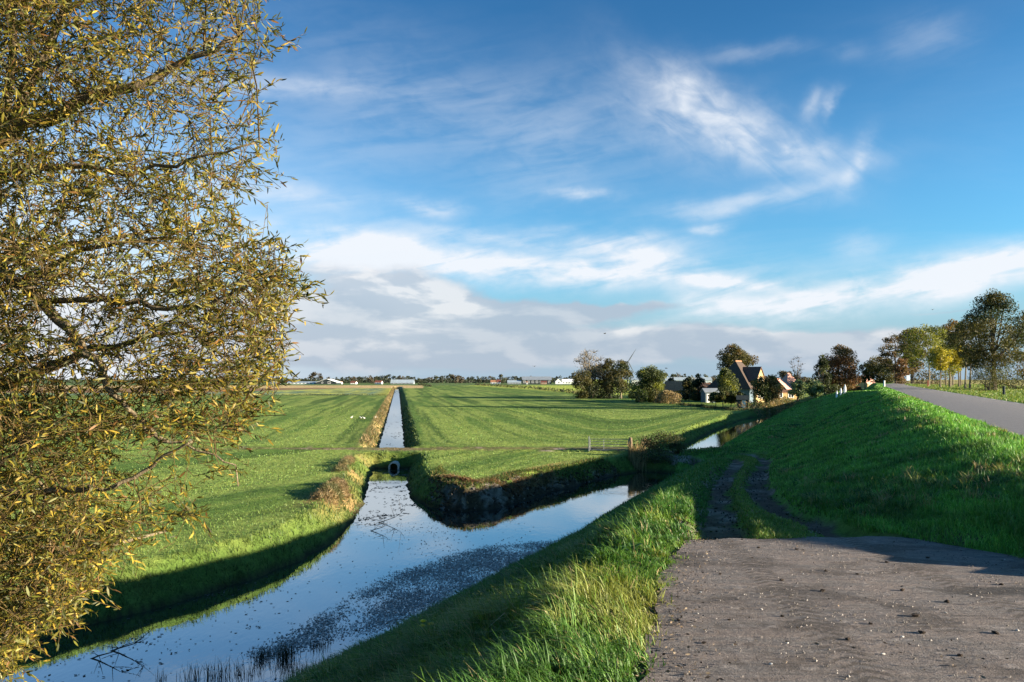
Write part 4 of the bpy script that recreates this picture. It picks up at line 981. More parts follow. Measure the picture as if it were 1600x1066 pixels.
g.build('gable_roof', M_TILE, farm)
for (y_, z_, w_, h_) in ((-.75, 4.3, .9, 1.25), (.55, 4.3, .9, 1.25), (-1.0, 1.5, 1.1, 1.4), (.9, 1.5, 1.1, 1.4)): window(farm, gx, y_, z_, 1, 0, w_, h_, M_WHITE, M_PANE)
for u in (-2.6, .4, 2.8): window(farm, u, -h, 1.5, 0, -1, 1.0, 1.2, M_WHITE, M_PANE)
gabled('annex', 'low blue grey annex with white door left of the farmhouse', 'annex', at(1109, 171), math.radians(5), 3.2, 3.0, 2.5, 3.3, M_BLUEW, M_GREY, .2, door=(-.8, -1.5, 0, -1, 1.0, 2.0), windows=((.8, -1.5, 1.4, 0, -1, .7, .9),))
gabled('barn', 'low barn with sunlit orange tiled roof half hidden by dark conifers', 'barn', at(1062, 208), math.radians(-28), 7.5, 5.6, 2.5, 4.9, M_BRICK, M_ORANGE, .4, windows=((-1.5, -2.8, 1.3, 0, -1, .9, 1.0), (1.2, -2.8, 1.3, 0, -1, .9, 1.0)))
gabled('shed', 'dark red brown shed with pale roof edge beside the farmhouse annex', 'shed', at(1104, 204), math.radians(4), 6.6, 4.0, 3.2, 4.4, M_REDW, M_ORANGE, .3, m_trim=M_WHITE, windows=((1.0, -2.0, 1.5, 0, -1, .8, .9),))
gabled('garden_shed', 'small black garden shed at the right end of the clipped trees', 'shed', at(1160, 139), math.radians(-15), 1.9, 1.8, 1.7, 2.4, M_DARKW, M_DARKW, .18, door=(.2, -.9, 0, -1, .7, 1.5))
gabled('house', 'pink roofed house beyond the spreading tree right of the farmhouse', 'house', at(1219, 215), math.radians(55), 7, 5.5, 2.6, 5.6, M_BRICK, M_PINK, .4, windows=((3.5, -1.2, 1.4, 1, 0, 1, 1.2), (3.5, 1.2, 1.4, 1, 0, 1, 1.2), (-1.6, -2.75, 1.4, 0, -1, 1, 1.2), (1.4, -2.75, 1.4, 0, -1, 1, 1.2)))
gabled('house', 'house with pointed pink hipped roof left of the pollard willows', 'house', at(1232, 225), math.radians(20), 6, 6, 2.8, 7.3, M_BRICK, M_PINK, .5, hip=.9, windows=((-1.4, -3, 1.5, 0, -1, 1, 1.3), (1.4, -3, 1.5, 0, -1, 1, 1.3)))
gabled('garage', 'low white garage with dark opening below the pink roofs', 'garage', at(1222, 198), math.radians(10), 7, 4, 2.0, 2.6, M_BRICK, M_ORANGE, .25, windows=((-1.8, -2, 1.2, 0, -1, 1.6, 1.6), (1.4, -2, 1.2, 0, -1, 1.6, 1.6)))
gabled('house', 'pale house far off in the gap left of the road end', 'house', at(1354, 420), math.radians(30), 7, 6, 3, 7.2, M_BRICK, M_PINK, .4, windows=((-1.4, -3, 1.6, 0, -1, 1, 1.3), (1.6, -3, 1.6, 0, -1, 1, 1.3)))

# farms on the horizon
def far_build(name, label, cat, px0, px1, py_eave, py_ridge, dist, m_wall, m_roof, rz=0.0, depth=10, nwin=0, trim=None, group=None, m_pane=None):
    L = (px1-px0)/F_PX*dist; p = at((px0+px1)/2, dist)
    return gabled(name, label, cat, p, rz, L, depth, zof(py_eave, dist)-p.z, zof(py_ridge, dist)-p.z, m_wall, m_roof, .3, m_trim=trim, group=group,
                  windows=[(-L/2+L*(i+.5)/nwin, -depth/2, (zof(py_eave, dist)-p.z)*.5, 0, -1, L/nwin*.55, (zof(py_eave, dist)-p.z)*.5) for i in range(nwin)])
far_build('shed', 'low grey shed at the right edge of the willow on the horizon', 'shed', 419, 436, 598.5, 596.8, 770, M_GREY, M_GREY, nwin=2)
far_build('greenhouse', 'long low white greenhouse on the horizon left of the dark barn', 'greenhouse', 451, 497, 597.8, 596.2, 760, M_PALE, M_GLASSH, nwin=8)
def front_barn():
    d_ = 755; p = at(514, d_); W = 31/F_PX*d_
    r_ = gabled('barn', 'dark green barn with white edged gable facing the meadow', 'barn', p, math.pi/2, 22, W, zof(597.3, d_)-p.z, zof(592.3, d_)-p.z, M_DARKW, M_PALE, .5, m_trim=M_WHITE,
                windows=((-11, -3, 1.6, -1, 0, 3.0, 2.4), (-11, 4, 1.6, -1, 0, 1.6, 1.6)))
front_barn()
far_build('house', 'small white house just right of the dark barn', 'house', 528, 534, 598.5, 595.8, 770, M_WHITE, M_ORANGE, nwin=2)
far_build('house', 'white house with red roof in the trees left of the glasshouse', 'house', 549, 557, 598, 595.6, 775, M_WHITE, M_REDW, nwin=3)
far_build('house', 'white fronted house close to the left end of the glasshouse', 'house', 587, 597, 597.5, 594.8, 775, M_WHITE, M_REDW, nwin=3)
far_build('greenhouse', 'pale blue glasshouse standing where the straight ditch meets the horizon', 'greenhouse', 611.5, 647, 598.2, 593.2, 765, M_GREY, M_GLASSH, nwin=6)
far_build('house', 'white cottage, left one of the pair in front of the wood', 'house', 767, 774, 597, 594, 780, M_WHITE, M_ORANGE, nwin=2)
far_build('house', 'white cottage, right one of the pair in front of the wood', 'house', 776, 782, 597, 593.4, 785, M_WHITE, M_REDW, nwin=2)
far_build('greenhouse', 'low pale greenhouse left of the long grey barn', 'greenhouse', 793, 814, 597.6, 594.2, 770, M_GREY, M_GLASSH, nwin=5)
far_build('barn', 'long grey roofed barn with dark walls on the horizon', 'barn', 816, 861, 593.5, 588.4, 775, M_DARKW, M_GREY, nwin=7, depth=16)
far_build('house', 'low red brick house with white end right of the long barn', 'house', 845, 854, 597.3, 595.2, 750, M_ORANGE, M_REDW, nwin=3)
far_build('house', 'tiny white hut in front of the long grey barn', 'hut', 822, 824.5, 597.5, 596, 745, M_WHITE, M_ORANGE, nwin=1)
def white_gable():
    d_ = 770; p = at(873, d_)
    gabled('house', 'white gabled farm building left of the copse', 'farm building', p, math.pi/2, 9, 7.5, zof(596.2, d_)-p.z, zof(591.3, d_)-p.z, M_WHITE, M_PALE, .3, windows=((-4.5, 0, 1.6, -1, 0, 1.5, 1.6),))
white_gable()
far_build('greenhouse', 'white low greenhouse between the white gable and the copse', 'greenhouse', 878, 905, 596.2, 592.5, 775, M_PALE, M_WHITE, nwin=6)
far_build('greenhouse', 'bluish greenhouse glimpsed behind the yellow green tree', 'greenhouse', 985, 1010, 594, 591, 600, M_PALE, M_GLASSH, nwin=5)
far_build('greenhouse', 'wide bluish greenhouse behind the pointed conifers', 'greenhouse', 1035, 1110, 594, 589.5, 600, M_GLASSH, M_GLASSH, nwin=10)

# ------------------------------------------------------------------ wind turbine
wt = at(981, 980); T = empty('wind_turbine', wt); tag(T, 'grey three bladed wind turbine beyond the copse', 'wind turbine')
hubz = zof(565.3, 980)-wt.z
M_TURB = simple_mat('turbine_grey', (.10, .12, .15), .6, .1, 1)
MB().tube([(0, 0, -1), (0, 0, hubz-.4)], [1.0, .65], 10).build('tower', M_TURB, T)
n_ = MB(); n_.tube([(0, -2.4, hubz), (0, 2.6, hubz+.1)], [.9, 1.0], 8); n_.build('nacelle', M_TURB, T)
MB().tube([(0, -3.4, hubz), (0, -2.3, hubz)], [.35, .9], 8).build('hub', M_TURB, T)
for a, L in ((58, 20.0), (178, 19.0), (298, 20.0)):
    ca, sa = math.cos(math.radians(a)), math.sin(math.radians(a)); m_ = MB(); pr = [(0, .55), (.08, .8), (.25, .95), (.6, .60), (1, .18)]
    k = []
    for t_, wd in pr:
        c0 = Vector((ca*L*t_, -3.0, hubz+sa*L*t_)); nrm = Vector((-sa, 0, ca)); k.append(m_.verts([c0-nrm*wd*.8, c0+Vector((0, -.14, 0)), c0+nrm*wd*.8, c0+Vector((0, .14, 0))]))
    for p_, q_ in zip(k, k[1:]):
        for j in range(4): m_.Q.append((p_+j, p_+(j+1) % 4, q_+(j+1) % 4, q_+j))
    m_.build('blade', M_TURB, T)

# ------------------------------------------------------------------ culvert, gate, posts
yc = 54.15; cxp = -8.66
cu = empty('culvert_pipe', (cxp, yc, -.98)); tag(cu, 'round concrete culvert pipe end under the farm track', 'pipe')
mb = MB(); R, r_ = .39, .30
prof = [(R, 0), (R, 2.2)]
k0 = [[mb.verts([(rad*math.cos(2*math.pi*j/20), y_, rad*math.sin(2*math.pi*j/20)) for j in range(20)]) for rad in (R, r_)] for y_ in (-.35, 6.6)]
for j in range(20):
    j2 = (j+1) % 20
    mb.Q += [(k0[0][0]+j, k0[0][0]+j2, k0[1][0]+j2, k0[1][0]+j), (k0[0][1]+j2, k0[0][1]+j, k0[1][1]+j, k0[1][1]+j2), (k0[0][0]+j2, k0[0][0]+j, k0[0][1]+j, k0[0][1]+j2), (k0[1][0]+j, k0[1][0]+j2, k0[1][1]+j2, k0[1][1]+j)]
mb.build('pipe_ring', M_CONC, cu)
ib = MB(); ib.tube([(0, .1, 0), (0, 6.3, 0)], [r_-.006]*2, 18, cap=False); ib.build('pipe_bore', M_INNER, cu)

gl = ground_at(922, 705.5); gr_ = ground_at(985, 706.5)
gl.z = gz(gl.x, gl.y); gr_.z = gz(gr_.x, gr_.y)
ga = empty('field_gate', gl, math.atan2(gr_.y-gl.y, gr_.x-gl.x)); tag(ga, 'galvanised tubular field gate across the farm track', 'gate')
GL = (gr_.xy-gl.xy).length-.15; GH = .92
f = MB(); f.tube([(0, 0, .06), (0, 0, GH)], [.028]*2, 6); f.tube([(GL, 0, .06), (GL, 0, GH)], [.024]*2, 6); f.build('gate_frame', M_ZINC, ga)
for z_ in (.10, .30, .50, .70, .90): MB().tube([(0, 0, z_), (GL, 0, z_)], [.020 if z_ < .8 else .026]*2, 6).build('bar', M_ZINC, ga)
MB().tube([(GL*.36, 0, .1), (GL*.36, 0, .9)], [.016]*2, 5).build('brace', M_ZINC, ga)
g1 = empty('gate_post', (gl.x-.09, gl.y, gl.z)); tag(g1, 'thin grey steel post at the left end of the field gate', 'post'); MB().tube([(0, 0, -.4), (0, 0, 1.05)], [.04, .038], 8).build('shaft', M_ZINC, g1); MB().lathe([(.05, 1.05), (.05, 1.075), (.0, 1.085)], 8).build('cap', M_ZINC, g1)
def wood_post(name, label, pos, r0, h, k=8, mat=None, cat='post'):
    m_ = MB(); m_.tube([(0, 0, -.4), (.01, 0, h*.5), (-.005, .01, h-.06), (0, .01, h)], [r0*1.05, r0, r0*.97, r0*.72], k)
    o = m_.build(name, mat or M_POSTW); o.location = pos; tag(o, label, cat); return o
gp = empty('gate_post', (gr_.x, gr_.y, gr_.z)); tag(gp, 'thick weathered wooden gate post with reeds at its foot', 'post')
m_ = MB(); m_.tube([(0, 0, -.5), (.02, 0, .6), (0, 0, 1.02), (0, 0, 1.10)], [.15, .14, .135, .09], 9); m_.build('shaft', M_POSTW, gp)
h_ = MB()
for z_ in (.25, .85): h_.tube([(-.16, -.02, z_), (-.10, -.05, z_)], [.03, .03], 6)
h_.build('hinge', M_ZINC, gp)
p = ground_at(996, 728); reed_clump('reed_clump', 'pale dry reed clump at the water edge under the gate post', (p.x, p.y, p.z), 1.0, .8, 1.5, 420, group=None, seed=1, lean=.2)
p = ground_at(1012, 700); reed_clump('dead_thistle', 'dead brown thistle heads right of the gate post', (p.x, p.y, p.z), .7, .5, 1.0, 160, ((.16, .10, .05), (.30, .22, .14)), seed=2, lean=.5, cat='weed')
shrub('bramble_bush', 'dark bramble bush between the gate post and the far canal', ground_at(1032, 706), 1.35, 3.0, 1.8, 'dark', 2600, .10, None, 'bush', 71, 26, pal2='oak')
shrub('bramble_bush', 'small dark bramble overhanging the far canal water', ground_at(1060, 708), .7, 1.6, 1.0, 'dark', 1200, .09, None, 'bush', 72, 16, pal2='olive')
shrub('bramble_bush', 'low dark growth on the canal dam face below the bramble', ground_at(1022, 722), .6, 3.6, 1.0, 'dark', 1900, .10, None, 'bush', 73, 22, pal2='green')

def guard_post(label, px, pyb, pyt, cat='post', group=None):
    p = ground_at(px, pyb); H = (pyb-pyt)*p.y/F_PX; w = H*.13
    e_ = empty('guard_post', p); tag(e_, label, cat, group)
    m_ = MB(); m_.tube([(0, 0, -.3), (0, 0, H*.72), (0, 0, H*.75)], [w*1.15, w, w*.8], 8); m_.build('shaft', M_WHITE, e_)
    m_ = MB(); m_.lathe([(w*.8, H*.75), (w*.55, H*.80), (w*.62, H*.88), (w*.45, H*.96), (0, H)], 8); m_.build('cap', M_WHITE, e_)
guard_post('leftmost and smallest of three white posts on the dike slope', 1307.5, 621, 610.5, group='white posts on the dike slope')
guard_post('middle one of three white posts on the dike slope', 1313.8, 617.5, 606.3, group='white posts on the dike slope')
guard_post('rightmost and tallest of three white posts on the dike slope', 1320.2, 614.5, 600.8, group='white posts on the dike slope')
def marker(name, label, px, dist, H, w, mat, top_mat=None):
    p = at(px, dist); e_ = empty(name, p); tag(e_, label, 'post')
    m_ = MB(); m_.tube([(0, 0, -.3), (0, 0, H*.8)], [w, w], 8); m_.build('shaft', mat, e_)
    m_ = MB(); m_.tube([(0, 0, H*.8), (0, 0, H*.97), (0, 0, H)], [w*1.03, w*1.03, w*.6], 8); m_.build('band', top_mat or mat, e_)
marker('road_post', 'white road marker post at the left edge of the road bend', 1381.6, 150, 1.35, .17, M_WHITE)
marker('road_post', 'short red post on the right verge near the road bend', 1449.5, 168, 1.5, .12, M_RUST)
marker('wood_post', 'short dark wooden post on the lawn right of the biggest road tree', 1568.5, 84, 1.05, .14, M_DARKW)
sg = at(1419, 236); S = empty('road_sign', sg); tag(S, 'small pale blue road sign at the end of the road', 'sign')
MB().tube([(0, 0, -.2), (0, 0, 1.2)], [.07, .07], 6).build('pole', M_ZINC, S); b = MB(); b.box(-.55, -.05, 1.2, .55, .05, 2.9); b.build('panel', M_SIGNB, S)
# wooden fence far behind the trees
fe = empty('field_fence', at(1440, 232)); tag(fe, 'low wooden post fence behind the trees at the road end', 'fence')
for i in range(12): MB().tube([(i*1.9-8, .02*i, -.2), (i*1.9-8, .02*i, 1.25)], [.09, .08], 6).build('fence_post', M_POSTW, fe)
for z_ in (.5, 1.05): MB().tube([(-8.4, 0, z_), (13.3, .2, z_)], [.05, .05], 5).build('rail', M_POSTW, fe)

# ------------------------------------------------------------------ birds
M_BIRD = vcol_mat('feathers', .8, .1)
def goose(label, px, py, face, seed):
    p = ground_at(px, py+1.5); e_ = empty('goose', p, face); e_.scale = (.62,)*3; tag(e_, label, 'bird', 'white birds on the meadow left of the ditch')
    me = bpy.data.meshes.new('body'); vv = [(-.26, 0, .30), (-.10, 0, .30), (.10, 0, .31), (.20, 0, .40), (.24, 0, .54), (.29, 0, .60), (.40, 0, .58)]; rr = [.03, .12, .115, .05, .035, .045, .015]
    mb = MB(); mb.tube(vv, rr, 8, c=(.75, .74, .70)); o = mb.build('body', M_BIRD, e_, True)
    l = MB(); l.tube([(.0, .05, 0), (.0, .05, .22)], [.015, .018], 4, c=(.5, .25, .08)); l.build('leg', M_BIRD, e_); l = MB(); l.tube([(.0, -.05, 0), (.0, -.05, .22)], [.015, .018], 4, c=(.5, .25, .08)); l.build('leg', M_BIRD, e_)
for i, (px, py) in enumerate(((549, 653), (564, 653.5), (569, 654), (586, 653))):
    goose(['white bird farthest left on the meadow beside the ditch', 'white bird, left one of the close pair on the meadow', 'white bird, right one of the close pair on the meadow', 'white bird nearest the reed edge of the ditch'][i], px, py, [.4, 2.7, 3.3, .2][i], i)
def flyer(label, px, py, dist, span, yaw, flap):
    x = (px-CX)/F_PX*dist; e_ = empty('flying_bird', (x, dist, zof(py, dist)), yaw); tag(e_, label, 'bird', 'small birds in flight over the fields')
    mb = MB(); mb.tube([(-.30, 0, 0), (-.12, 0, 0), (.08, 0, .01), (.22, 0, .03), (.30, 0, .02)], [.02, .07, .085, .05, .01], 8, c=(.05, .05, .05)); mb.build('body', M_BIRD, e_, True)
    for s_ in (-1, 1):
        w = MB(); k = w.verts([(.10, s_*.05, .02), (-.10, s_*.05, .02), (.12, s_*span*.25, .02+flap*.10), (-.10, s_*span*.25, .02+flap*.10), (-.02, s_*span*.5, .02+flap*.14), (-.10, s_*span*.47, .02+flap*.13)]+[(.10, s_*.05, .0), (-.10, s_*.05, .0), (.12, s_*span*.25, flap*.10), (-.10, s_*span*.25, flap*.10), (-.02, s_*span*.5, .005+flap*.14), (-.10, s_*span*.47, .005+flap*.13)], (.05, .05, .05))
        w.Q += [(k, k+2, k+3, k+1), (k+2, k+4, k+5, k+3), (k+6, k+7, k+9, k+8), (k+8, k+9, k+11, k+10), (k, k+6, k+8, k+2), (k+2, k+8, k+10, k+4), (k+1, k+3, k+9, k+7), (k+3, k+5, k+11, k+9)]
        w.build('wing', M_BIRD, e_)
flyer('tiny dark bird flying low over the long grey barn', 835, 572.5, 160, 1.0, 1.2, .8)
flyer('tiny dark bird flying above the gap right of the round tree', 1041, 575.5, 150, .9, 2.6, -.6)
flyer('tiny dark bird high over the copse against the cloud', 945, 521.5, 150, .8, .4, 1.0)
flyer('tiny dark bird high above the trees right of the road', 1457, 484, 150, .7, .9, .7)
# ------------------------------------------------------------------ the willow that leans in from the left bank
def build_willow():
    r = np.random.default_rng(21)
    TX, TY = -5.3, 5.7
    base = Vector((TX, TY, gz(TX, TY)))
    root = empty('willow_tree', base); tag(root, 'big golden leaved willow leaning in over the water at the left', 'tree')
    def W(px, py, Y): return np.array([(px-CX)/F_PX*Y, Y, EYE-(py-HY)/F_PX*Y])-np.array(base)
    # main stems, as seen
    trunk = [np.array([0, 0, -.4]), np.array([-.05, 0, .9]), np.array([.0, .03, 2.2]), np.array([.10, -.02, 3.6]), np.array([.05, .0, 5.0]), np.array([.2, .1, 6.6])]
    MB().tube(trunk, [.34, .27, .23, .19, .14, .06], 10).build('trunk', M_WILLOW, root, True)
    br = [
     ([trunk[3]+.0, W(-60, 250, 5.4), W(20, 205, 5.25), W(90, 182, 5.1), W(130, 155, 5.05), W(200, 139, 4.95), W(262, 110, 4.9), W(318, 84, 4.8), W(372, 58, 4.75)], .075, .012),
     ([W(8, 208, 5.25), W(38, 140, 5.2), W(72, 88, 5.2), W(98, 22, 5.15), W(112, -60, 5.1), W(120, -160, 5.1)], .048, .014),
     ([W(4, 210, 5.25), W(16, 120, 5.4), W(20, 40, 5.5), W(30, -60, 5.5)], .042, .014),
     ([trunk[2]+.0, W(-90, 300, 5.2), W(60, 262, 5.0), W(120, 260, 4.95), W(200, 273, 4.9), W(242, 258, 4.85), W(330, 240, 4.75), W(405, 222, 4.7)], .034, .006),
     ([trunk[1]*.3+trunk[2]*.7, W(-120, 640, 5.4), W(0, 603, 5.3), W(70, 575, 5.25), W(132, 548, 5.2), W(180, 543, 5.2), W(260, 520, 5.1)], .075, .014),
     ([trunk[2]+.0, W(-60, 380, 5.1), W(60, 462, 4.9), W(78, 487, 4.85), W(120, 530, 4.8), W(150, 560, 4.75), W(166, 592, 4.7), W(192, 627, 4.7), W(228, 662, 4.65), W(262, 690, 4.6)], .050, .012),
     ([W(78, 470, 4.95), W(200, 474, 4.8), W(262, 483, 4.75), W(320, 480, 4.7), W(356, 464, 4.65), W(392, 440, 4.6), W(440, 430, 4.6)], .022, .006),
     ([trunk[1]+.0, W(-150, 770, 5.0), W(0, 768, 4.7), W(60, 773, 4.6), W(130, 766, 4.55), W(176, 762, 4.5), W(222, 738, 4.5), W(255, 712, 4.45), W(300, 690, 4.4)], .032, .007),
     ([trunk[2]*.6+trunk[1]*.4, W(-60, 470, 5.4), W(60, 430, 5.3), W(110, 398, 5.3), W(170, 384, 5.2), W(240, 372, 5.1), W(330, 388, 5.0)], .032, .007),
     ([W(-60, 470, 5.4), W(70, 360, 5.5), W(100, 300, 5.6), W(180, 240, 5.6)], .026, .007),
     ([W(-40, 760, 4.8), W(40, 700, 4.8), W(50, 740, 4.8), W(70, 775, 4.7), W(66, 820, 4.7), W(90, 880, 4.7)], .014, .005),
     ([W(225, 660, 4.65), W(250, 690, 4.6), W(300, 700, 4.55), W(350, 722, 4.5), W(372, 760, 4.5)], .010, .004),
     ([trunk[1]*.5, np.array([.8, -.5, .9]), W(40, 930, 4.9), W(90, 900, 4.8), W(150, 850, 4.7)], .03, .006),
     ([trunk[4]+.0, np.array([1.2, .3, 5.6]), np.array([2.4, .5, 5.9])], .05, .012), ([trunk[4]+.0, np.array([-1.2, .4, 5.9]), np.array([-2.2, .9, 6.4])], .06, .012),
     ([trunk[3]+.0, np.array([-.9, .7, 4.4]), np.array([-2.0, 1.6, 4.8])], .06, .012), ([trunk[3]+.0, np.array([.3, 1.2, 4.6]), np.array([.9, 2.4, 5.2])], .06, .012),
     ([trunk[2]+.0, np.array([-.8, -.7, 3.0]), np.array([-2.0, -1.2, 3.5])], .06, .012), ([trunk[2]+.0, np.array([.6, 1.2, 2.9]), np.array([1.6, 2.2, 3.0])], .06, .012),
    ]
    nodes = []
    for pts, r0, r1 in br:
        P = [np.array(p, float) for p in pts]; Q = [P[0]]
        for a, b in zip(P, P[1:]):
            for k in (1, 2, 3):
                q = a+(b-a)*k/3
                if k < 3: q = q+r.normal(size=3)*.016
                Q.append(q)
        n = len(Q); rad = [r0+(r1-r0)*(i/(n-1))**.8 for i in range(n)]
        MB().tube(Q, rad, 7).build('branch', M_WILLOW, root, True); nodes += Q[2:]
    nodes = np.array(nodes)
    # leafy outline of the crown as seen, sampled in depth as a round crown
    right = np.array([(-300, 400), (0, 428), (50, 436), (90, 462), (125, 446), (160, 395), (190, 425), (240, 440), (270, 432), (310, 380), (350, 380), (375, 440), (400, 462), (440, 476), (480, 472), (520, 452), (580, 448), (620, 428), (680, 400), (730, 372), (770, 365), (800, 320), (850, 240), (900, 170), (950, 140), (1000, 60), (1045, 40)])
    def inside(px, py): return px < np.interp(py, right[:, 0], right[:, 1])-16+30*(vnoise(py/13, py*0, 9)-.35)*np.where(py < 620, 1, .4)
    def density(px, py):
        d = np.ones_like(px)
        d *= np.where((py > 175) & (py < 240) & (px > 150) & (px < 400), .45, 1)
        d *= np.where((px > 60) & (px < 210) & (py > 440) & (py < 620), .42, 1)
        d *= np.where((py > 680) & (px > 160) & (py < 800), .22, 1)
        d *= np.where((py > 620) & (px > 190) & (px < 330), .75, 1)
        d *= np.where((py < 190) & (px > 230), .62, 1)*np.where((py < 420) & (px > 90), .66, 1)
        d *= np.where((py > 770) & (px < 165), 2.2, 1)
        d *= .55+.9*vnoise(px/46+3, py/40, 5)
        return d
    def sample(n, x0=-420):
        out = np.zeros((0, 3))
        while len(out) < n:
            m = n*4; px = r.uniform(x0, 480, m); py = r.uniform(-260, 1045, m); Y = np.clip(r.normal(5.05, .55, m), 3.9, 6.6)
            ok = inside(px, py) & (r.uniform(0, 1.5, m) < density(px, py))
            P = np.stack([(px-CX)/F_PX*Y, Y, EYE-(py-HY)/F_PX*Y], 1)[ok]; out = np.concatenate([out, P])
        return out[:n]-np.array(base)
    # secondary shoots from the stems, then leafy twigs from the shoots
    sec = sample(430); tw = MB(); n2 = []
    for c in sec:
        d = np.linalg.norm(nodes-c, axis=1)+.6*np.maximum(nodes[:, 0]-c[0], 0); a = nodes[np.argmin(d)]
        L = np.linalg.norm(c-a); m1 = a+(c-a)*.35+np.array([0, 0, .10*L])+r.normal(size=3)*.05*L; m2 = a+(c-a)*.7+np.array([0, 0, .09*L])+r.normal(size=3)*.05*L
        r0 = min(.009, .003+.0035*L); tw.tube([a, m1, m2, c], [r0, r0*.75, r0*.55, r0*.3], 5, cap=False)
        for t in np.linspace(.25, 1, 9): n2.append(a*(1-t)+c*t if t < .5 else (m2*(1-(t-.7)/.3)+c*((t-.7)/.3) if t > .7 else m1*(1-(t-.35)/.35)+m2*((t-.35)/.35)))
    n2 = np.array(n2)
    tips = sample(8800)
    LP, LD, LS, LT = [], [], [], []
    for c in tips:
        d = np.linalg.norm(n2-c, axis=1)+.5*np.maximum(n2[:, 0]-c[0], 0); a = n2[r.choice(np.argpartition(d, 5)[:5])]
        out = np.array([.55, -.12, .25])+r.normal(size=3)*.55; out /= np.linalg.norm(out)
        L = r.uniform(.22, .46); b0 = c-out*L*.55; e = c+out*L*.45+np.array([0, 0, -.03])
        ad = b0-a
        if np.linalg.norm(ad) > .45: a = b0-(ad/np.linalg.norm(ad)*.5+out*.5)*.2
        tw.tube([a, b0, c, e], [.0030, .0024, .0018, .0011], 3, cap=False)
        n = r.integers(15, 26); t = np.linspace(.05, 1, n)+r.uniform(-.03, .03, n)
        P = np.where((t < .55)[:, None], b0+(c-b0)*(t/.55)[:, None], c+(e-c)*((t-.55)/.45)[:, None])
        D = out*.75+r.normal(size=(n, 3))*.46+np.array([.05, 0, -.16]); D /= np.linalg.norm(D, axis=1)[:, None]
        LP.append(P); LD.append(D); LS.append(r.uniform(.036, .074, n)*np.interp(c[1], [-1.6, -.6], [.85, 1])); LT.append(np.full(n, r.uniform(-.25, .25)))
    tw.build('twigs', M_TWIG, root)['kind'] = 'stuff'
    P = np.concatenate(LP); D = np.concatenate(LD); S = np.concatenate(LS); T = np.concatenate(LT); n = len(P)
    A = np.cross(D, rand_dirs(n, r)); A /= np.linalg.norm(A, axis=1)[:, None]+1e-9; N = np.cross(D, A)
    Wd = (S*r.uniform(.13, .20, n)+.0015)[:, None]; S = S[:, None]; bend = r.uniform(-.12, .18, n)[:, None]*S
    q0 = P; q1 = P+D*S*.35-A*Wd*.5+N*bend*.5; q2 = P+D*S*.35+A*Wd*.5+N*bend*.5; q3 = P+D*S*.72-A*Wd*.38+N*bend*.3; q4 = P+D*S*.72+A*Wd*.38+N*bend*.3; q5 = P+D*S-N*bend*.4
    V = np.stack([q0, q1, q2, q3, q4, q5], 1).reshape(-1, 3); b = np.arange(n)*6
    tri = np.concatenate([np.stack([b, b+2, b+1], 1), np.stack([b+3, b+4, b+5], 1)]); quad = np.stack([b+1, b+2, b+4, b+3], 1)
    pal = np.array([(.045, .052, .013), (.118, .122, .018), (.205, .172, .024), (.34, .235, .030), (.16, .080, .022), (.21, .205, .095)])
    pr = np.array([.23, .28, .24, .13, .07, .05]); k = r.choice(6, n, p=pr); C = pal[k]*(1+1.3*T[:, None])*r.uniform(.75, 1.25, n)[:, None]
    build('foliage', V, [quad, tri], M_WLEAF, root, {'col': np.repeat(C, 6, 0)})['kind'] = 'stuff'
M_WLEAF = leaf_mat('willow_leaves', .38, .35)
M_TWIG = bark_mat('willow_twig_bark', (.060, .042, .018), (.145, .10, .038), 14)
build_willow()
# ------------------------------------------------------------------ grass standing on the banks, dike, meadow (real blades)
def zone_pts(n, ymin, ymax, u0=-.74, u1=.74, mode='log', r=rng):
    U = r.uniform(u0, u1, n)
    if mode == 'inv': Y = 1/r.uniform(1/ymax, 1/ymin, n)
    else: Y = np.exp(r.uniform(math.log(ymin), math.log(ymax), n))
    return U*Y, Y
def grass(name, label, X, Y, h, w, C, lean, tip=None, kind='stuff', zoff=-.02, aim=None):
    z = terrain(X, Y)+zoff
    P = np.stack([X, Y, z], 1); n = len(X)
    yaw = rng.uniform(0, 2*math.pi, n) if aim is None else aim+rng.normal(size=n)*.9
    c0 = np.array([X.mean(), Y.mean(), 0]); V, Q, T, CC = blades(P-c0, h, w, yaw, lean, C, tip)
    o = build(name, V, [Q, T], M_GRASS, None, {'col': CC}); o.location = c0
    tag(o, label, 'grass', None, kind); return o
def gcol(n, a, b, c, p, seed_xy=None):
    base = np.array([a, b, c])[rng.choice(3, n, p=p)]*rng.uniform(.75, 1.25, n)[:, None]; return base

def info(X, Y):
    z, s, d, dd, dm, sh, pl, pr, cr, rl, rr, n1, n2 = terrain(X, Y, parts=True); return z, s, d, dm, sh, pl, pr, cr, rl, rr

# 1. long rank grass on the verge between path and water: tufts of arching blades
X, Y = zone_pts(60000, 2.4, 17, -.62, .36, 'log'); z, s, d, dm, sh, pl, pr, cr, rl, rr = info(X, Y)
ok = (s < pl-.10+.2*(fbm(X*2.2, Y*2.2, 77, 3)-.5)) & (d > .15) & (s > sh) & (z < 4.4) & (rng.uniform(0, 1, len(X)) < .25+1.2*fbm(X*1.4, Y*1.4, 31, 3))
X, Y, s, pl, d = X[ok], Y[ok], s[ok], pl[ok], d[ok]; k = np.arange(len(X)) < 5200; X, Y, s, pl, d = X[k], Y[k], s[k], pl[k], d[k]
nt = len(X); per = 27; tid = np.repeat(np.arange(nt), per); n = nt*per
th = (.10+.235*sm((pl-s)/.8)*np.clip(.45+1.3*(fbm(X*1.1, Y*1.1, 33, 3)-.35), .3, 1.2))*rng.uniform(.6, 1.3, nt)
dirn = 3.7+.9*np.sin(X*1.1+Y*.8)+rng.normal(size=nt)*.5
patch = fbm(X*.7+4, Y*.7, 35, 3)+rng.normal(size=nt)*.09
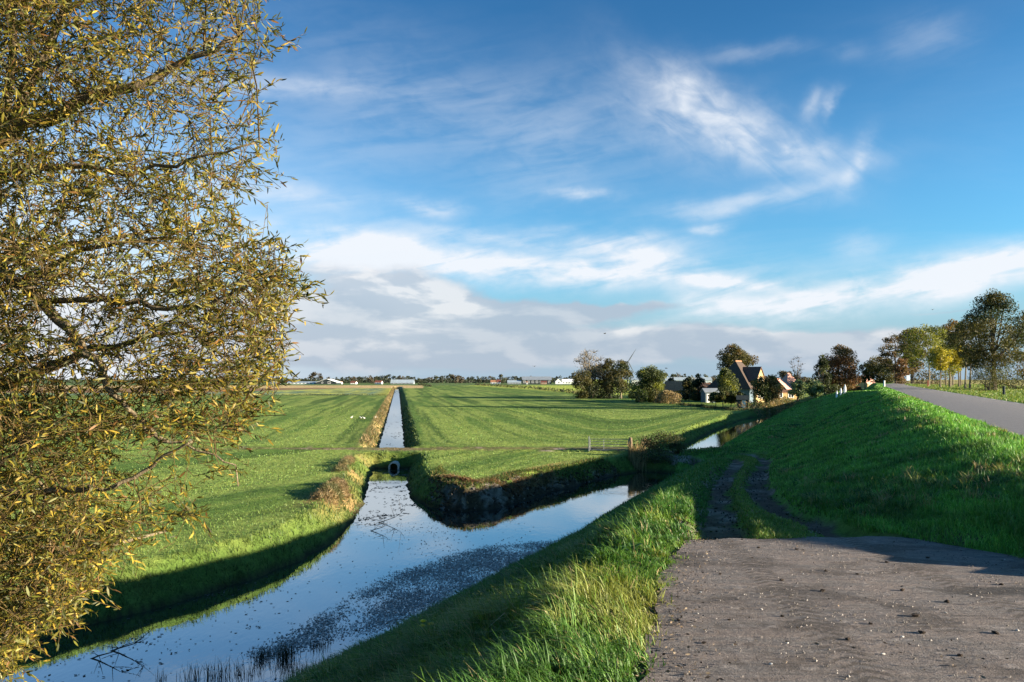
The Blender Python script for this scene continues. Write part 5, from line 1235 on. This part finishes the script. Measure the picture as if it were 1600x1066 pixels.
t0 = np.array([(.045, .115, .016), (.075, .165, .022), (.120, .200, .028), (.20, .225, .050)])[np.digitize(patch, [.42, .53, .64])]
bx = X[tid]+rng.normal(size=n)*.05; by = Y[tid]+rng.normal(size=n)*.05
C = t0[tid]*rng.uniform(.65, 1.35, n)[:, None]; st_ = rng.uniform(size=n) < .04; C[st_] = np.array([.38, .31, .15])*rng.uniform(.7, 1.2, st_.sum())[:, None]
ln = np.clip(rng.normal(.80, .30, n), .1, 1.35)
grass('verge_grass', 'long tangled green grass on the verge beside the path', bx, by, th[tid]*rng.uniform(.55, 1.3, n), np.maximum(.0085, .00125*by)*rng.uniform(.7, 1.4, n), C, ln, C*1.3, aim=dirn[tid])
print('verge', n)

# 2. shorter grass on the bank further along, and on the lower bank
X, Y = zone_pts(260000, 12, 60, -.35, .42, 'log'); z, s, d, dm, sh, pl, pr, cr, rl, rr = info(X, Y)
ok = (s < pl+.05+.2*(fbm(X*2, Y*2, 78, 2)-.5)) & (d > .1) & (s > sh-.2) & (Y > 13+2*rng.uniform(size=len(X)))
X, Y, d, s, pl = X[ok], Y[ok], d[ok], s[ok], pl[ok]; k = rng.uniform(size=len(X)) < min(1, 60000/len(X)); X, Y, d, s, pl = X[k], Y[k], d[k], s[k], pl[k]; n = len(X)
C = gcol(n, (.040, .125, .020), (.080, .175, .030), (.16, .20, .06), [.5, .42, .08])
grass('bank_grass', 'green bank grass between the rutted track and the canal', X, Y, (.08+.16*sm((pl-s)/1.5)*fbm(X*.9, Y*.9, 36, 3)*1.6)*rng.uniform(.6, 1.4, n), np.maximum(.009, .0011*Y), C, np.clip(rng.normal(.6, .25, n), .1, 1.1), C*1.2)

# 3. dike slope
X, Y = zone_pts(460000, 7, 190, .14, .80, 'log'); z, s, d, dm, sh, pl, pr, cr, rl, rr = info(X, Y)
ok = (s > np.where(Y > 52, sh+.4, pr-.05)+.3*(fbm(X*1.6, Y*1.6, 79, 2)-.5)) & (s < rl-.05+.25*(fbm(X*1.2, Y*1.2, 80, 2)-.5)) & (dm > .42) & (rng.uniform(0, 1, len(X)) < .45+.7*fbm(X*1.2, Y*.8, 38, 3))
X, Y, s, cr = X[ok], Y[ok], s[ok], cr[ok]; k = rng.uniform(size=len(X)) < min(1, 140000/len(X)); X, Y, s, cr = X[k], Y[k], s[k], cr[k]; n = len(X)
C = gcol(n, (.074, .215, .028), (.135, .300, .046), (.22, .33, .085), [.45, .45, .10])*(.55+.9*sm((.40*fbm(X*1.1, Y*.5, 40, 3)+.60*fbm(X*3.0, Y*1.4, 42, 3)-.26)/.46))[:, None]; crest = np.exp(-((s-cr)/.8)**2)
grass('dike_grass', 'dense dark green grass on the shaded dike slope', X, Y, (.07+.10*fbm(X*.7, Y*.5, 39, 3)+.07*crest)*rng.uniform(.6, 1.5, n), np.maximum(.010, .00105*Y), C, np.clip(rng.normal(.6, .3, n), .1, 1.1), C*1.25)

# rank tufts, thistles and dead grass dotted over the slope
X, Y = zone_pts(9000, 8, 90, .14, .76, 'log'); z, s, d, dm, sh, pl, pr, cr, rl, rr = info(X, Y)
ok = (s > np.where(Y > 52, sh+1, pr+.3)) & (s < rl-.2) & (rng.uniform(size=len(X)) < 2.2*np.clip(fbm(X*.5, Y*.3, 44, 3)-.42, 0, 1)); X, Y = X[ok][:1000], Y[ok][:1000]; nt = len(X); tid = np.repeat(np.arange(nt), 22); n = len(tid)
t0 = np.array([(.030, .10, .022), (.085, .20, .032), (.22, .24, .075), (.30, .24, .11)])[rng.choice(4, nt, p=[.40, .30, .18, .12])]
sp = np.maximum(.05, .004*Y)[tid]; bx = X[tid]+rng.normal(size=n)*sp; by = Y[tid]+rng.normal(size=n)*sp
grass('slope_tufts', 'longer rank tufts and dead grass dotted over the dike slope', bx, by, (.12+.16*rng.uniform(size=nt))[tid]*rng.uniform(.6, 1.3, n), np.maximum(.010, .0011*by), t0[tid]*rng.uniform(.7, 1.3, n)[:, None], np.clip(rng.normal(.7, .3, n), .1, 1.3))

# 4. strip between the ruts and right verge of the road
X, Y = zone_pts(120000, 10.6, 50, .15, .40, 'log'); z, s, d, dm, sh, pl, pr, cr, rl, rr = info(X, Y)
ok = (s > pl) & (s < pr) & (dm > .36+.25*(fbm(X*2.5, Y*2.5, 81, 2)-.3)) & (rng.uniform(size=len(X)) < sm((Y-10.4)/.7)); X, Y = X[ok], Y[ok]; n = len(X)
C = gcol(n, (.085, .170, .024), (.150, .235, .038), (.26, .25, .08), [.45, .42, .13])
grass('track_grass', 'short worn grass on the strip between the wheel ruts', X, Y, .075*rng.uniform(.5, 1.6, n), np.maximum(.009, .001*Y), C, np.clip(rng.normal(.6, .3, n), .1, 1.1))
X, Y = zone_pts(160000, 40, 260, .45, .72, 'log'); z, s, d, dm, sh, pl, pr, cr, rl, rr = info(X, Y)
ok = (s > rr+.1) & (s < rr+30); X, Y, s, rr = X[ok], Y[ok], s[ok], rr[ok]; k = rng.uniform(size=len(X)) < min(1, 22000/len(X)); X, Y, s, rr = X[k], Y[k], s[k], rr[k]; n = len(X)
C = gcol(n, (.07, .14, .022), (.13, .20, .035), (.30, .28, .09), [.4, .4, .2])
grass('roadside_grass', 'sunlit short grass along the right edge of the road', X, Y, .16*rng.uniform(.5, 1.6, n), np.maximum(.02, .0011*Y), C, np.clip(rng.normal(.5, .3, n), .1, 1.1))

# 5. meadow tufts and rough ditch banks
X, Y = zone_pts(360000, 16, 150, -.74, .30, 'log'); z, s, d, dm, sh, pl, pr, cr, rl, rr = info(X, Y)
qx = X+.155*Y; earth = (qx > -.5) & (Y < 52.5) & (Y > 34) & (d < 1.9) & (X > -4.2) & (X < 5.5)
ok = (s < sh-.1) & (d > .12) & ~earth & ~((np.abs(Y-58) < 1.3) & (X > -20)); X, Y, d = X[ok], Y[ok], d[ok]
k = rng.uniform(size=len(X)) < min(1, 120000/len(X)); X, Y, d = X[k], Y[k], d[k]; n = len(X)
q = meadow_q(X, Y); st = vnoise(q/2.6, Y*.018+3, 61)
C = gcol(n, (.055, .110, .022), (.100, .165, .034), (.155, .205, .050), [.34, .42, .24])*(.36+1.0*st+.45*vnoise(q/.9, Y*.05, 63))[:, None]
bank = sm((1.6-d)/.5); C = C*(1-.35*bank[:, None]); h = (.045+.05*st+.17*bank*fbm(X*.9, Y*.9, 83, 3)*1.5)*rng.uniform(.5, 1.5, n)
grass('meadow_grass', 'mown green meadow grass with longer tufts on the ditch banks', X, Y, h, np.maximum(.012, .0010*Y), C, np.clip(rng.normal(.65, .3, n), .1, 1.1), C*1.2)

# 6. sedges and reeds standing in the near water
for i, (px, py, w_, h_, n_) in enumerate(((447, 1030, .55, .50, 150), (412, 1030, .40, .42, 90), (380, 1052, .9, .35, 110), (340, 1060, .6, .55, 60), (300, 1062, .5, .5, 40), (500, 1012, .4, .30, 60), (470, 1058, .8, .45, 160), (520, 1040, .7, .3, 90), (250, 1063, .3, .35, 22))):
    Y_ = (EYE-WATER)*F_PX/(py-HY); X_ = (px-CX)/F_PX*Y_
    lab = ['thickest dark sedge tuft standing in the near water', 'sedge tuft just left of the thickest one in the near water', 'loose dark rushes low at the bottom edge of the water', 'tall thin rushes standing alone near the bottom edge', 'sparse rush stalks left of the tall thin rushes', 'small sedge tuft close to the right bank', 'broad low sedge patch at the bottom of the water', 'short sedge fringe against the right bank', 'few single stalks farthest left in the near water'][i]
    reed_clump('sedge_tuft', lab, (X_, Y_, WATER), w_, w_, h_, n_, ((.022, .026, .014), (.055, .050, .025)), 'sedge tufts in the near water', 40+i, 'sedge', .25, .012)

# 7. broken peat and overhanging tussocks on the dug-over bank of the point
X = rng.uniform(-4.6, 7.5, 60000); Y = rng.uniform(35, 51, 60000); z, s, d, dm, sh, pl, pr, cr, rl, rr = info(X, Y)
w_ = np.interp(X, [-4, 0, 3, 8], [1.2, 1.15, .5, .3])
ok = (s < sh-1) & (X+.155*Y > -.5) & (d > .05) & (d < w_+.3) & (rng.uniform(size=len(X)) < .22*fbm(X*1.3, Y*1.3, 87, 3)*2); Xe, Ye, ze = X[ok], Y[ok], z[ok]; n = len(Xe)
P = np.stack([Xe, Ye, ze+rng.uniform(-.03, .06, n)], 1); C = np.array([(.042, .032, .023), (.080, .062, .048), (.16, .14, .12), (.19, .125, .065)])[rng.choice(4, n, p=[.4, .32, .16, .12])]*rng.uniform(.7, 1.2, n)[:, None]
V, F = leaf_quads(P, rng.uniform(.08, .34, n), rng.uniform(.04, .20, n)); o = build('peat_clods', V, [F], M_STRAW, None, {'col': np.repeat(C, 4, 0)}); tag(o, 'broken dark peat and roots on the dug over bank of the point', 'peat', None, 'stuff')
ok = (s < sh-1) & (X+.155*Y > -.5) & (d > w_-.25) & (d < w_+1.0) & (rng.uniform(size=len(X)) < .5); Xe, Ye = X[ok], Y[ok]; n = len(Xe)
C = gcol(n, (.045, .085, .018), (.090, .130, .030), (.26, .19, .08), [.4, .35, .25]); grass('rim_grass', 'ragged grass hanging over the rim of the dark earth bank', Xe, Ye, rng.uniform(.10, .34, n), .035, C, np.clip(rng.normal(.9, .3, n), .2, 1.4), C*1.2, aim=np.full(n, -1.4))

# ------------------------------------------------------------------ things floating on the water
def flecks(name, label, X, Y, L, C, asp=.55, z=.006, lift=.012, kind='stuff', cat='floating leaves'):
    n = len(X); a = rng.uniform(0, 6.3, n); L = L*rng.uniform(.5, 1.4, n); d = np.stack([np.cos(a), np.sin(a), rng.normal(size=n)*.10], 1); e = np.stack([-np.sin(a), np.cos(a), rng.normal(size=n)*.10], 1)
    P = np.stack([X, Y, np.full(n, WATER+z)+rng.uniform(0, lift, n)], 1); V = np.stack([P-d*L[:, None]*.5, P-e*(L*asp*.5)[:, None], P+d*L[:, None]*.5, P+e*(L*asp*.5)[:, None]], 1).reshape(-1, 3)
    o = build(name, V, [np.arange(n*4).reshape(n, 4)], M_LITTER, None, {'col': np.repeat(C, 4, 0)}); tag(o, label, cat, None, kind); return o
M_LITTER = vcol_mat('dead_leaves', .7, .35, 0, 30, .3)
def wpt(px, py): Y_ = (EYE-WATER)*F_PX/(py-HY); return (px-CX)/F_PX*Y_, Y_
def in_poly(X, Y, pix): return poly_sd(X, Y, [wpt(*p) for p in pix]) 
band = [(460, 985), (520, 945), (600, 900), (680, 872), (760, 852), (840, 846), (900, 842), (880, 862), (800, 900), (700, 945), (600, 985), (510, 1010), (400, 1040), (380, 1020)]
X = rng.uniform(-9, 5, 260000); Y = rng.uniform(15, 33, 260000); sd = in_poly(X, Y, band); dn = fbm(X*.9, Y*.6, 55, 4)
ok = (water_sd(X, Y) < -.05) & (rng.uniform(size=len(X)) < sm((.2-sd)/.9)*np.clip(.35+2.2*(dn-.33), .05, 1)); X, Y = X[ok][:42000], Y[ok][:42000]
C = gcol(len(X), (.24, .215, .205), (.36, .33, .31), (.12, .095, .08), [.4, .35, .25])
flecks('floating_leaves', 'dense mat of small dead leaves and duckweed floating beside the grass bank', X, Y, .065, C); print('flecks', len(X))
band2 = [(180, 1000), (300, 985), (420, 975), (520, 960), (560, 968), (420, 1010), (260, 1022)]
X = rng.uniform(-16, 1, 60000); Y = rng.uniform(15, 34, 60000); sd = in_poly(X, Y, band2); dn = fbm(X*.7+7, Y*.5, 57, 4)
ok = (water_sd(X, Y) < -.1) & (rng.uniform(size=len(X)) < np.maximum(sm((.3-sd)/1.0)*np.clip(1.8*(dn-.42), 0, .6), .012+.05*(dn > .58))); X, Y = X[ok], Y[ok]
C = gcol(len(X), (.060, .055, .050), (.10, .085, .075), (.05, .035, .025), [.4, .3, .3])
flecks('floating_leaves', 'loose scattering of dead leaves drifting on the open water', X, Y, .085, C); print('flecks2', len(X))
X = rng.uniform(-12, -5, 30000); Y = rng.uniform(33, 54, 30000); dn = fbm(X*.8, Y*1.8, 59, 4)
ok = (water_sd(X, Y) < -.1) & (rng.uniform(size=len(X)) < np.clip(1.5*(dn-.55), 0, .5)+.01); X, Y = X[ok], Y[ok]
C = gcol(len(X), (.05, .055, .03), (.10, .085, .06), (.05, .035, .025), [.4, .3, .3]); flecks('water_weed', 'dark weed and scum drifting at the mouth of the ditch', X, Y, .20, C, .35, cat='water weed')
X = rng.uniform(-22, -10, 16000); Y = rng.uniform(60, 140, 16000); dn = fbm(X*.9, Y*.5, 60, 4)
ok = (water_sd(X, Y) < -.1) & (rng.uniform(size=len(X)) < np.clip(2.5*(dn-.62), 0, .7)+.004); X, Y = X[ok], Y[ok]
C = gcol(len(X), (.05, .055, .03), (.10, .085, .06), (.05, .035, .025), [.4, .3, .3]); flecks('water_weed', 'dark streaks of weed across the straight ditch', X, Y, .30, C, .35, cat='water weed')
def snag(label, px, py, seed, size=1.0):
    x, y = wpt(px, py); r = np.random.default_rng(seed); e_ = empty('dead_branch', (x, y, WATER)); tag(e_, label, 'branch', 'dead branches lying in the water'); m_ = MB()
    L = .9*size; a = r.uniform(-.6, .6); p = [np.array([-L*.6, 0, -.10]), np.array([-.1*L, .05, .06]), np.array([.35*L, -.05*L, .22*L]), np.array([.6*L, .0, .38*L])]; m_.tube(p, [.022, .018, .012, .005], 5, c=(.03, .025, .02)); m_.build('stem', M_BARK, e_)
    m_ = MB()
    for k in range(6):
        q = p[1+k % 3]; d = r.normal(size=3)*.3*size; d[2] = abs(d[2])*.7; m_.tube([q, q+d*.6, q+d+np.array([0, 0, .03])], [.010, .007, .003], 4, cap=False)
    m_.build('twigs', M_BARK, e_)
snag('dead forked twig sticking out of the water at the ditch mouth', 603, 817, 3, 1.3); snag('low dead twig lying left of the forked one', 588, 830, 4, .9); snag('thin dead branch in the near water below the willow', 190, 1018, 5, 1.0); snag('dark stick poking out near the bottom left corner', 158, 1030, 6, .9); snag('small dead twig in front of the peninsula', 705, 778, 7, .5)

X, Y = zone_pts(200000, 9.9, 58, .02, .42, 'log'); z, s, d, dm, sh, pl, pr, cr, rl, rr = info(X, Y)
ok = (dm < .75) & (Y > 10.2) & (Y < 34) & (rng.uniform(size=len(X)) < .02+.10*np.exp(-((dm-.55)/.16)**2)); ok |= (np.abs(Y-10.5-.2*fbm(X*3, Y*0, 12, 2)) < .22) & (s > pl) & (s < pr+.3) & (rng.uniform(size=len(X)) < .5)
X, Y, z = X[ok][:9000], Y[ok][:9000], z[ok][:9000]; n = len(X); P = np.stack([X, Y, z+.012], 1); C = np.array([(.075, .058, .044), (.13, .105, .082), (.20, .175, .15), (.09, .11, .03)])[rng.choice(4, n, p=[.4, .35, .15, .1])]*rng.uniform(.7, 1.2, n)[:, None]
V, F = leaf_quads(P, np.maximum(.03, .0035*Y)*rng.uniform(.6, 1.6, n), np.maximum(.02, .0022*Y)*rng.uniform(.6, 1.5, n)); o = build('mud_crumbs', V, [F], M_STRAW, None, {'col': np.repeat(C, 4, 0)}); tag(o, 'crumbled mud along the wheel ruts and the broken asphalt end', 'mud', None, 'stuff')

# ------------------------------------------------------------------ litter, clods and stones on the asphalt
def on_apron(X, Y): return apron_z(X, Y)
n0 = 60000; Y = np.exp(rng.uniform(math.log(3.4), math.log(10.6), n0)); X = rng.uniform(-.5, 7.5, n0); s = X-DS*Y; pl = path_l(Y); pr = path_r(Y)
inside = (s > pl-.25) & (s < pr+.1); e = s-pl; dn = fbm(X*1.6, Y*1.6, 95, 4)
pk = np.exp(-(e/.28)**2)*.55+np.clip((dn-.58)*1.2, 0, .3)*.5+.006+np.exp(-((s-pr)/.3)**2)*.1
ok = inside & (rng.uniform(size=n0) < pk*.42); X, Y, e = X[ok], Y[ok], e[ok]; n = len(X)
P = np.stack([X, Y, on_apron(X, Y)+.008+rng.uniform(0, .012, n)], 1)
C = np.array([(.11, .075, .045), (.17, .13, .085), (.045, .032, .024), (.24, .205, .16)])[rng.choice(4, n, p=[.42, .22, .34, .02])]*rng.uniform(.7, 1.2, n)[:, None]
D = rand_dirs(n); D[:, 2] *= .3; D /= np.linalg.norm(D, axis=1)[:, None]; V, F = leaf_quads(P, rng.uniform(.012, .042, n), rng.uniform(.005, .020, n), D)
o = build('leaf_litter', V, [F], M_LITTER, None, {'col': np.repeat(C, 4, 0)}); tag(o, 'dead leaves and straw scattered over the muddy asphalt and its grassy edge', 'leaf litter', None, 'stuff'); print('litter', n)

def stone_mesh(name, seed, k=2):
    import bmesh
    bm = bmesh.new(); bmesh.ops.create_icosphere(bm, subdivisions=1, radius=1.0); r = np.random.default_rng(seed)
    for v in bm.verts: v.co *= r.uniform(.62, 1.2); v.co.z *= .62
    me = bpy.data.meshes.new(name); bm.to_mesh(me); bm.free(); return me
M_CLOD = simple_mat('dark_earth_clod', (.040, .030, .023), .95, .5, 20, .1, 0, .5); M_PEB = simple_mat('pale_pebble', (.42, .40, .37), .85, .25, 20, .2)
clods = [stone_mesh('clod', i) for i in range(5)]; pebs = [stone_mesh('pebble', i+20) for i in range(4)]
for me in clods: me.materials.append(M_CLOD)
for me in pebs: me.materials.append(M_PEB)
def drop(me, name, label, cat, group, x, y, size, rz):
    o = bpy.data.objects.new(name, me); col.objects.link(o); z = float(on_apron(np.array([x]), np.array([y]))[0]); o.location = (x, y, z+size*.28); o.scale = (size, size*random.uniform(.7, 1.1), size*random.uniform(.6, .9)); o.rotation_euler = (0, 0, rz); tag(o, label, cat, group)
def apix(px, py):
    v = ground_at(px, py, .05); return v.x, v.y
cl = [(1430, 973, .040), (1285, 932, .034), (1222, 915, .03), (1410, 931, .034), (1360, 985, .022), (1125, 905, .024), (1290, 900, .025), (1140, 978, .02), (1325, 1010, .024), (1385, 885, .026), (1245, 865, .03), (1185, 862, .03), (1340, 905, .028), (1480, 950, .035), (1222, 972, .022), (1100, 1010, .02), (1555, 1000, .03), (1500, 1035, .028), (1565, 920, .03), (1440, 1000, .03), (1450, 878, .03), (1060, 965, .02)]
def spot(px, py, what):
    side = 'close to the grass edge' if px < 1130 else ('left of the middle' if px < 1260 else ('near the middle' if px < 1380 else ('right of the middle' if px < 1490 else 'close to the right border')))
    dep = 'at the far end' if py < 890 else ('in the far half' if py < 930 else ('half way along' if py < 975 else ('in the near half' if py < 1015 else 'at the near end')))
    return f'{what} {dep} of the asphalt, {side}'
CL = ['largest dark clod of earth lying alone on the asphalt']+[spot(a_, b_, 'small dark clod') for a_, b_, c_ in cl[1:]]
for i, (px, py, sz) in enumerate(cl):
    x, y = apix(px, py); drop(clods[i % 5], 'clod', CL[i], 'clod', 'clods of earth on the asphalt', x, y, sz, i*1.3)
pe = [(1380, 1032, .016), (1190, 960, .014), (1095, 928, .015), (1205, 1050, .016), (1350, 978, .013), (1145, 1018, .013), (1478, 967, .015), (1090, 960, .012), (1255, 905, .014), (1590, 995, .016), (1410, 1006, .014), (1230, 1015, .012), (1570, 880, .015), (1300, 875, .014)]
PL = ['brightest pale pebble at the near end of the asphalt']+[spot(a_, b_, 'small pale pebble') for a_, b_, c_ in pe[1:]]
for i, (px, py, sz) in enumerate(pe):
    x, y = apix(px, py); drop(pebs[i % 4], 'pebble', PL[i], 'pebble', 'pale pebbles on the asphalt', x, y, sz, i*.9)
gxs = rng.uniform(-.3, 7, 30000); gys = np.exp(rng.uniform(math.log(3.4), math.log(10.6), 30000)); s = gxs-DS*gys; ok = (s > path_l(gys)+.02) & (s < path_r(gys)) & (rng.uniform(size=30000) < .02+.14*(fbm(gxs*2, gys*2, 97, 4) > .55)); gxs, gys = gxs[ok], gys[ok]; n = len(gxs)
P = np.stack([gxs, gys, on_apron(gxs, gys)+.003], 1); R = rng.uniform(.004, .013, n)[:, None]; ring = [np.stack([np.cos(a+rng.uniform(-.5, .5, n)), np.sin(a+rng.uniform(-.5, .5, n)), np.zeros(n)], 1)*R for a in (0, 2.1, 4.2)]
V = np.stack([P+ring[0], P+ring[1], P+ring[2], P+np.array([0, 0, 1])*R*.9], 1).reshape(-1, 3); b = np.arange(n)*4
C = np.array([(.11, .095, .085), (.20, .18, .165), (.05, .04, .032)])[rng.choice(3, n, p=[.45, .15, .4])]
o = build('gravel', V, [np.concatenate([np.stack([b, b+1, b+3], 1), np.stack([b+1, b+2, b+3], 1), np.stack([b+2, b, b+3], 1)])], M_LITTER, None, {'col': np.repeat(C, 4, 0)}); tag(o, 'fine grit and crumbs of mud on the asphalt', 'gravel', None, 'stuff')

# ------------------------------------------------------------------ single plants on the verge
M_PETAL = simple_mat('yellow_petals', (.70, .50, .02), .6, .15, 20)
for i, (px, py, y_) in enumerate(((661, 972, 9.3), (660, 992, 9.2), (674, 992, 9.25))):
    x_ = (px-CX)/F_PX*y_; zt = EYE-(py-HY)/F_PX*y_; g_ = gz(x_, y_); H_ = max(.34-.05*i, zt-g_); e_ = empty('dandelion', (x_, y_, g_)); tag(e_, ['yellow flower on the tallest stem on the bank edge', 'yellow flower left of the low pair on the bank edge', 'yellow flower right of the low pair on the bank edge'][i], 'flower', 'yellow flowers on the bank edge')
    MB().tube([(0, 0, 0), (.01, 0, H_*.5), (0, 0, H_)], [.006, .005, .004], 5, c=(.08, .14, .03)).build('stem', M_GRASS, e_)
    m_ = MB(); rr_ = .052
    for j in range(14):
        a = j*2*math.pi/14; m_.poly([(0, 0, H_), (rr_*.7*math.cos(a-.2), rr_*.7*math.sin(a-.2), H_+.012), (rr_*math.cos(a), rr_*math.sin(a), H_+.016), (rr_*.7*math.cos(a+.2), rr_*.7*math.sin(a+.2), H_+.012)])
    m_.lathe([(rr_*.6, H_+.004), (rr_*.45, H_+.024), (0, H_+.030)], 8); m_.build('flower_head', M_PETAL, e_)
def dock(label, px, py, size, seed):
    p = ground_at(px, py, .1); r = np.random.default_rng(seed); e_ = empty('dock_plant', p); tag(e_, label, 'weed', 'broad leaved dock plants on the bank')
    MB().tube([(0, 0, -.03), (.02, 0, size*.5), (.0, .02, size*1.1)], [.012, .008, .004], 5, c=(.09, .08, .03)).build('stem', M_GRASS, e_)
    for j in range(7):
        a = r.uniform(0, 6.3); L = size*r.uniform(.6, 1.0); w_ = L*.28; d = np.array([math.cos(a), math.sin(a), 0]); t_ = np.array([-math.sin(a), math.cos(a), 0]); up = np.array([0, 0, 1]); z0 = size*r.uniform(0, .45)
        pts = [up*z0, d*L*.35+up*(z0+L*.32), d*L*.7+up*(z0+L*.40), d*L+up*(z0+L*.22)]; ww = [.15, 1, .8, .05]; m_ = MB(); rows = [m_.verts([p_-t_*w_*.5*q, p_-up*w_*.12*q, p_+t_*w_*.5*q], (.045, .11, .022)) for p_, q in zip(pts, ww)]
        for a_, b_ in zip(rows, rows[1:]): m_.Q += [(a_, a_+1, b_+1, b_), (a_+1, a_+2, b_+2, b_+1)]
        m_.build('leaf', M_GRASS, e_)
dock('dark dock plant standing up at the canal edge of the bank', 910, 852, .34, 1); dock('low dock plant in the sunlit verge', 988, 860, .26, 2); dock('dock plant at the water edge near the floating leaves', 790, 905, .32, 3)
tri = sum(len(o.data.polygons) for o in bpy.data.objects if o.type == 'MESH'); print('faces', tri, 'objects', len(bpy.data.objects))
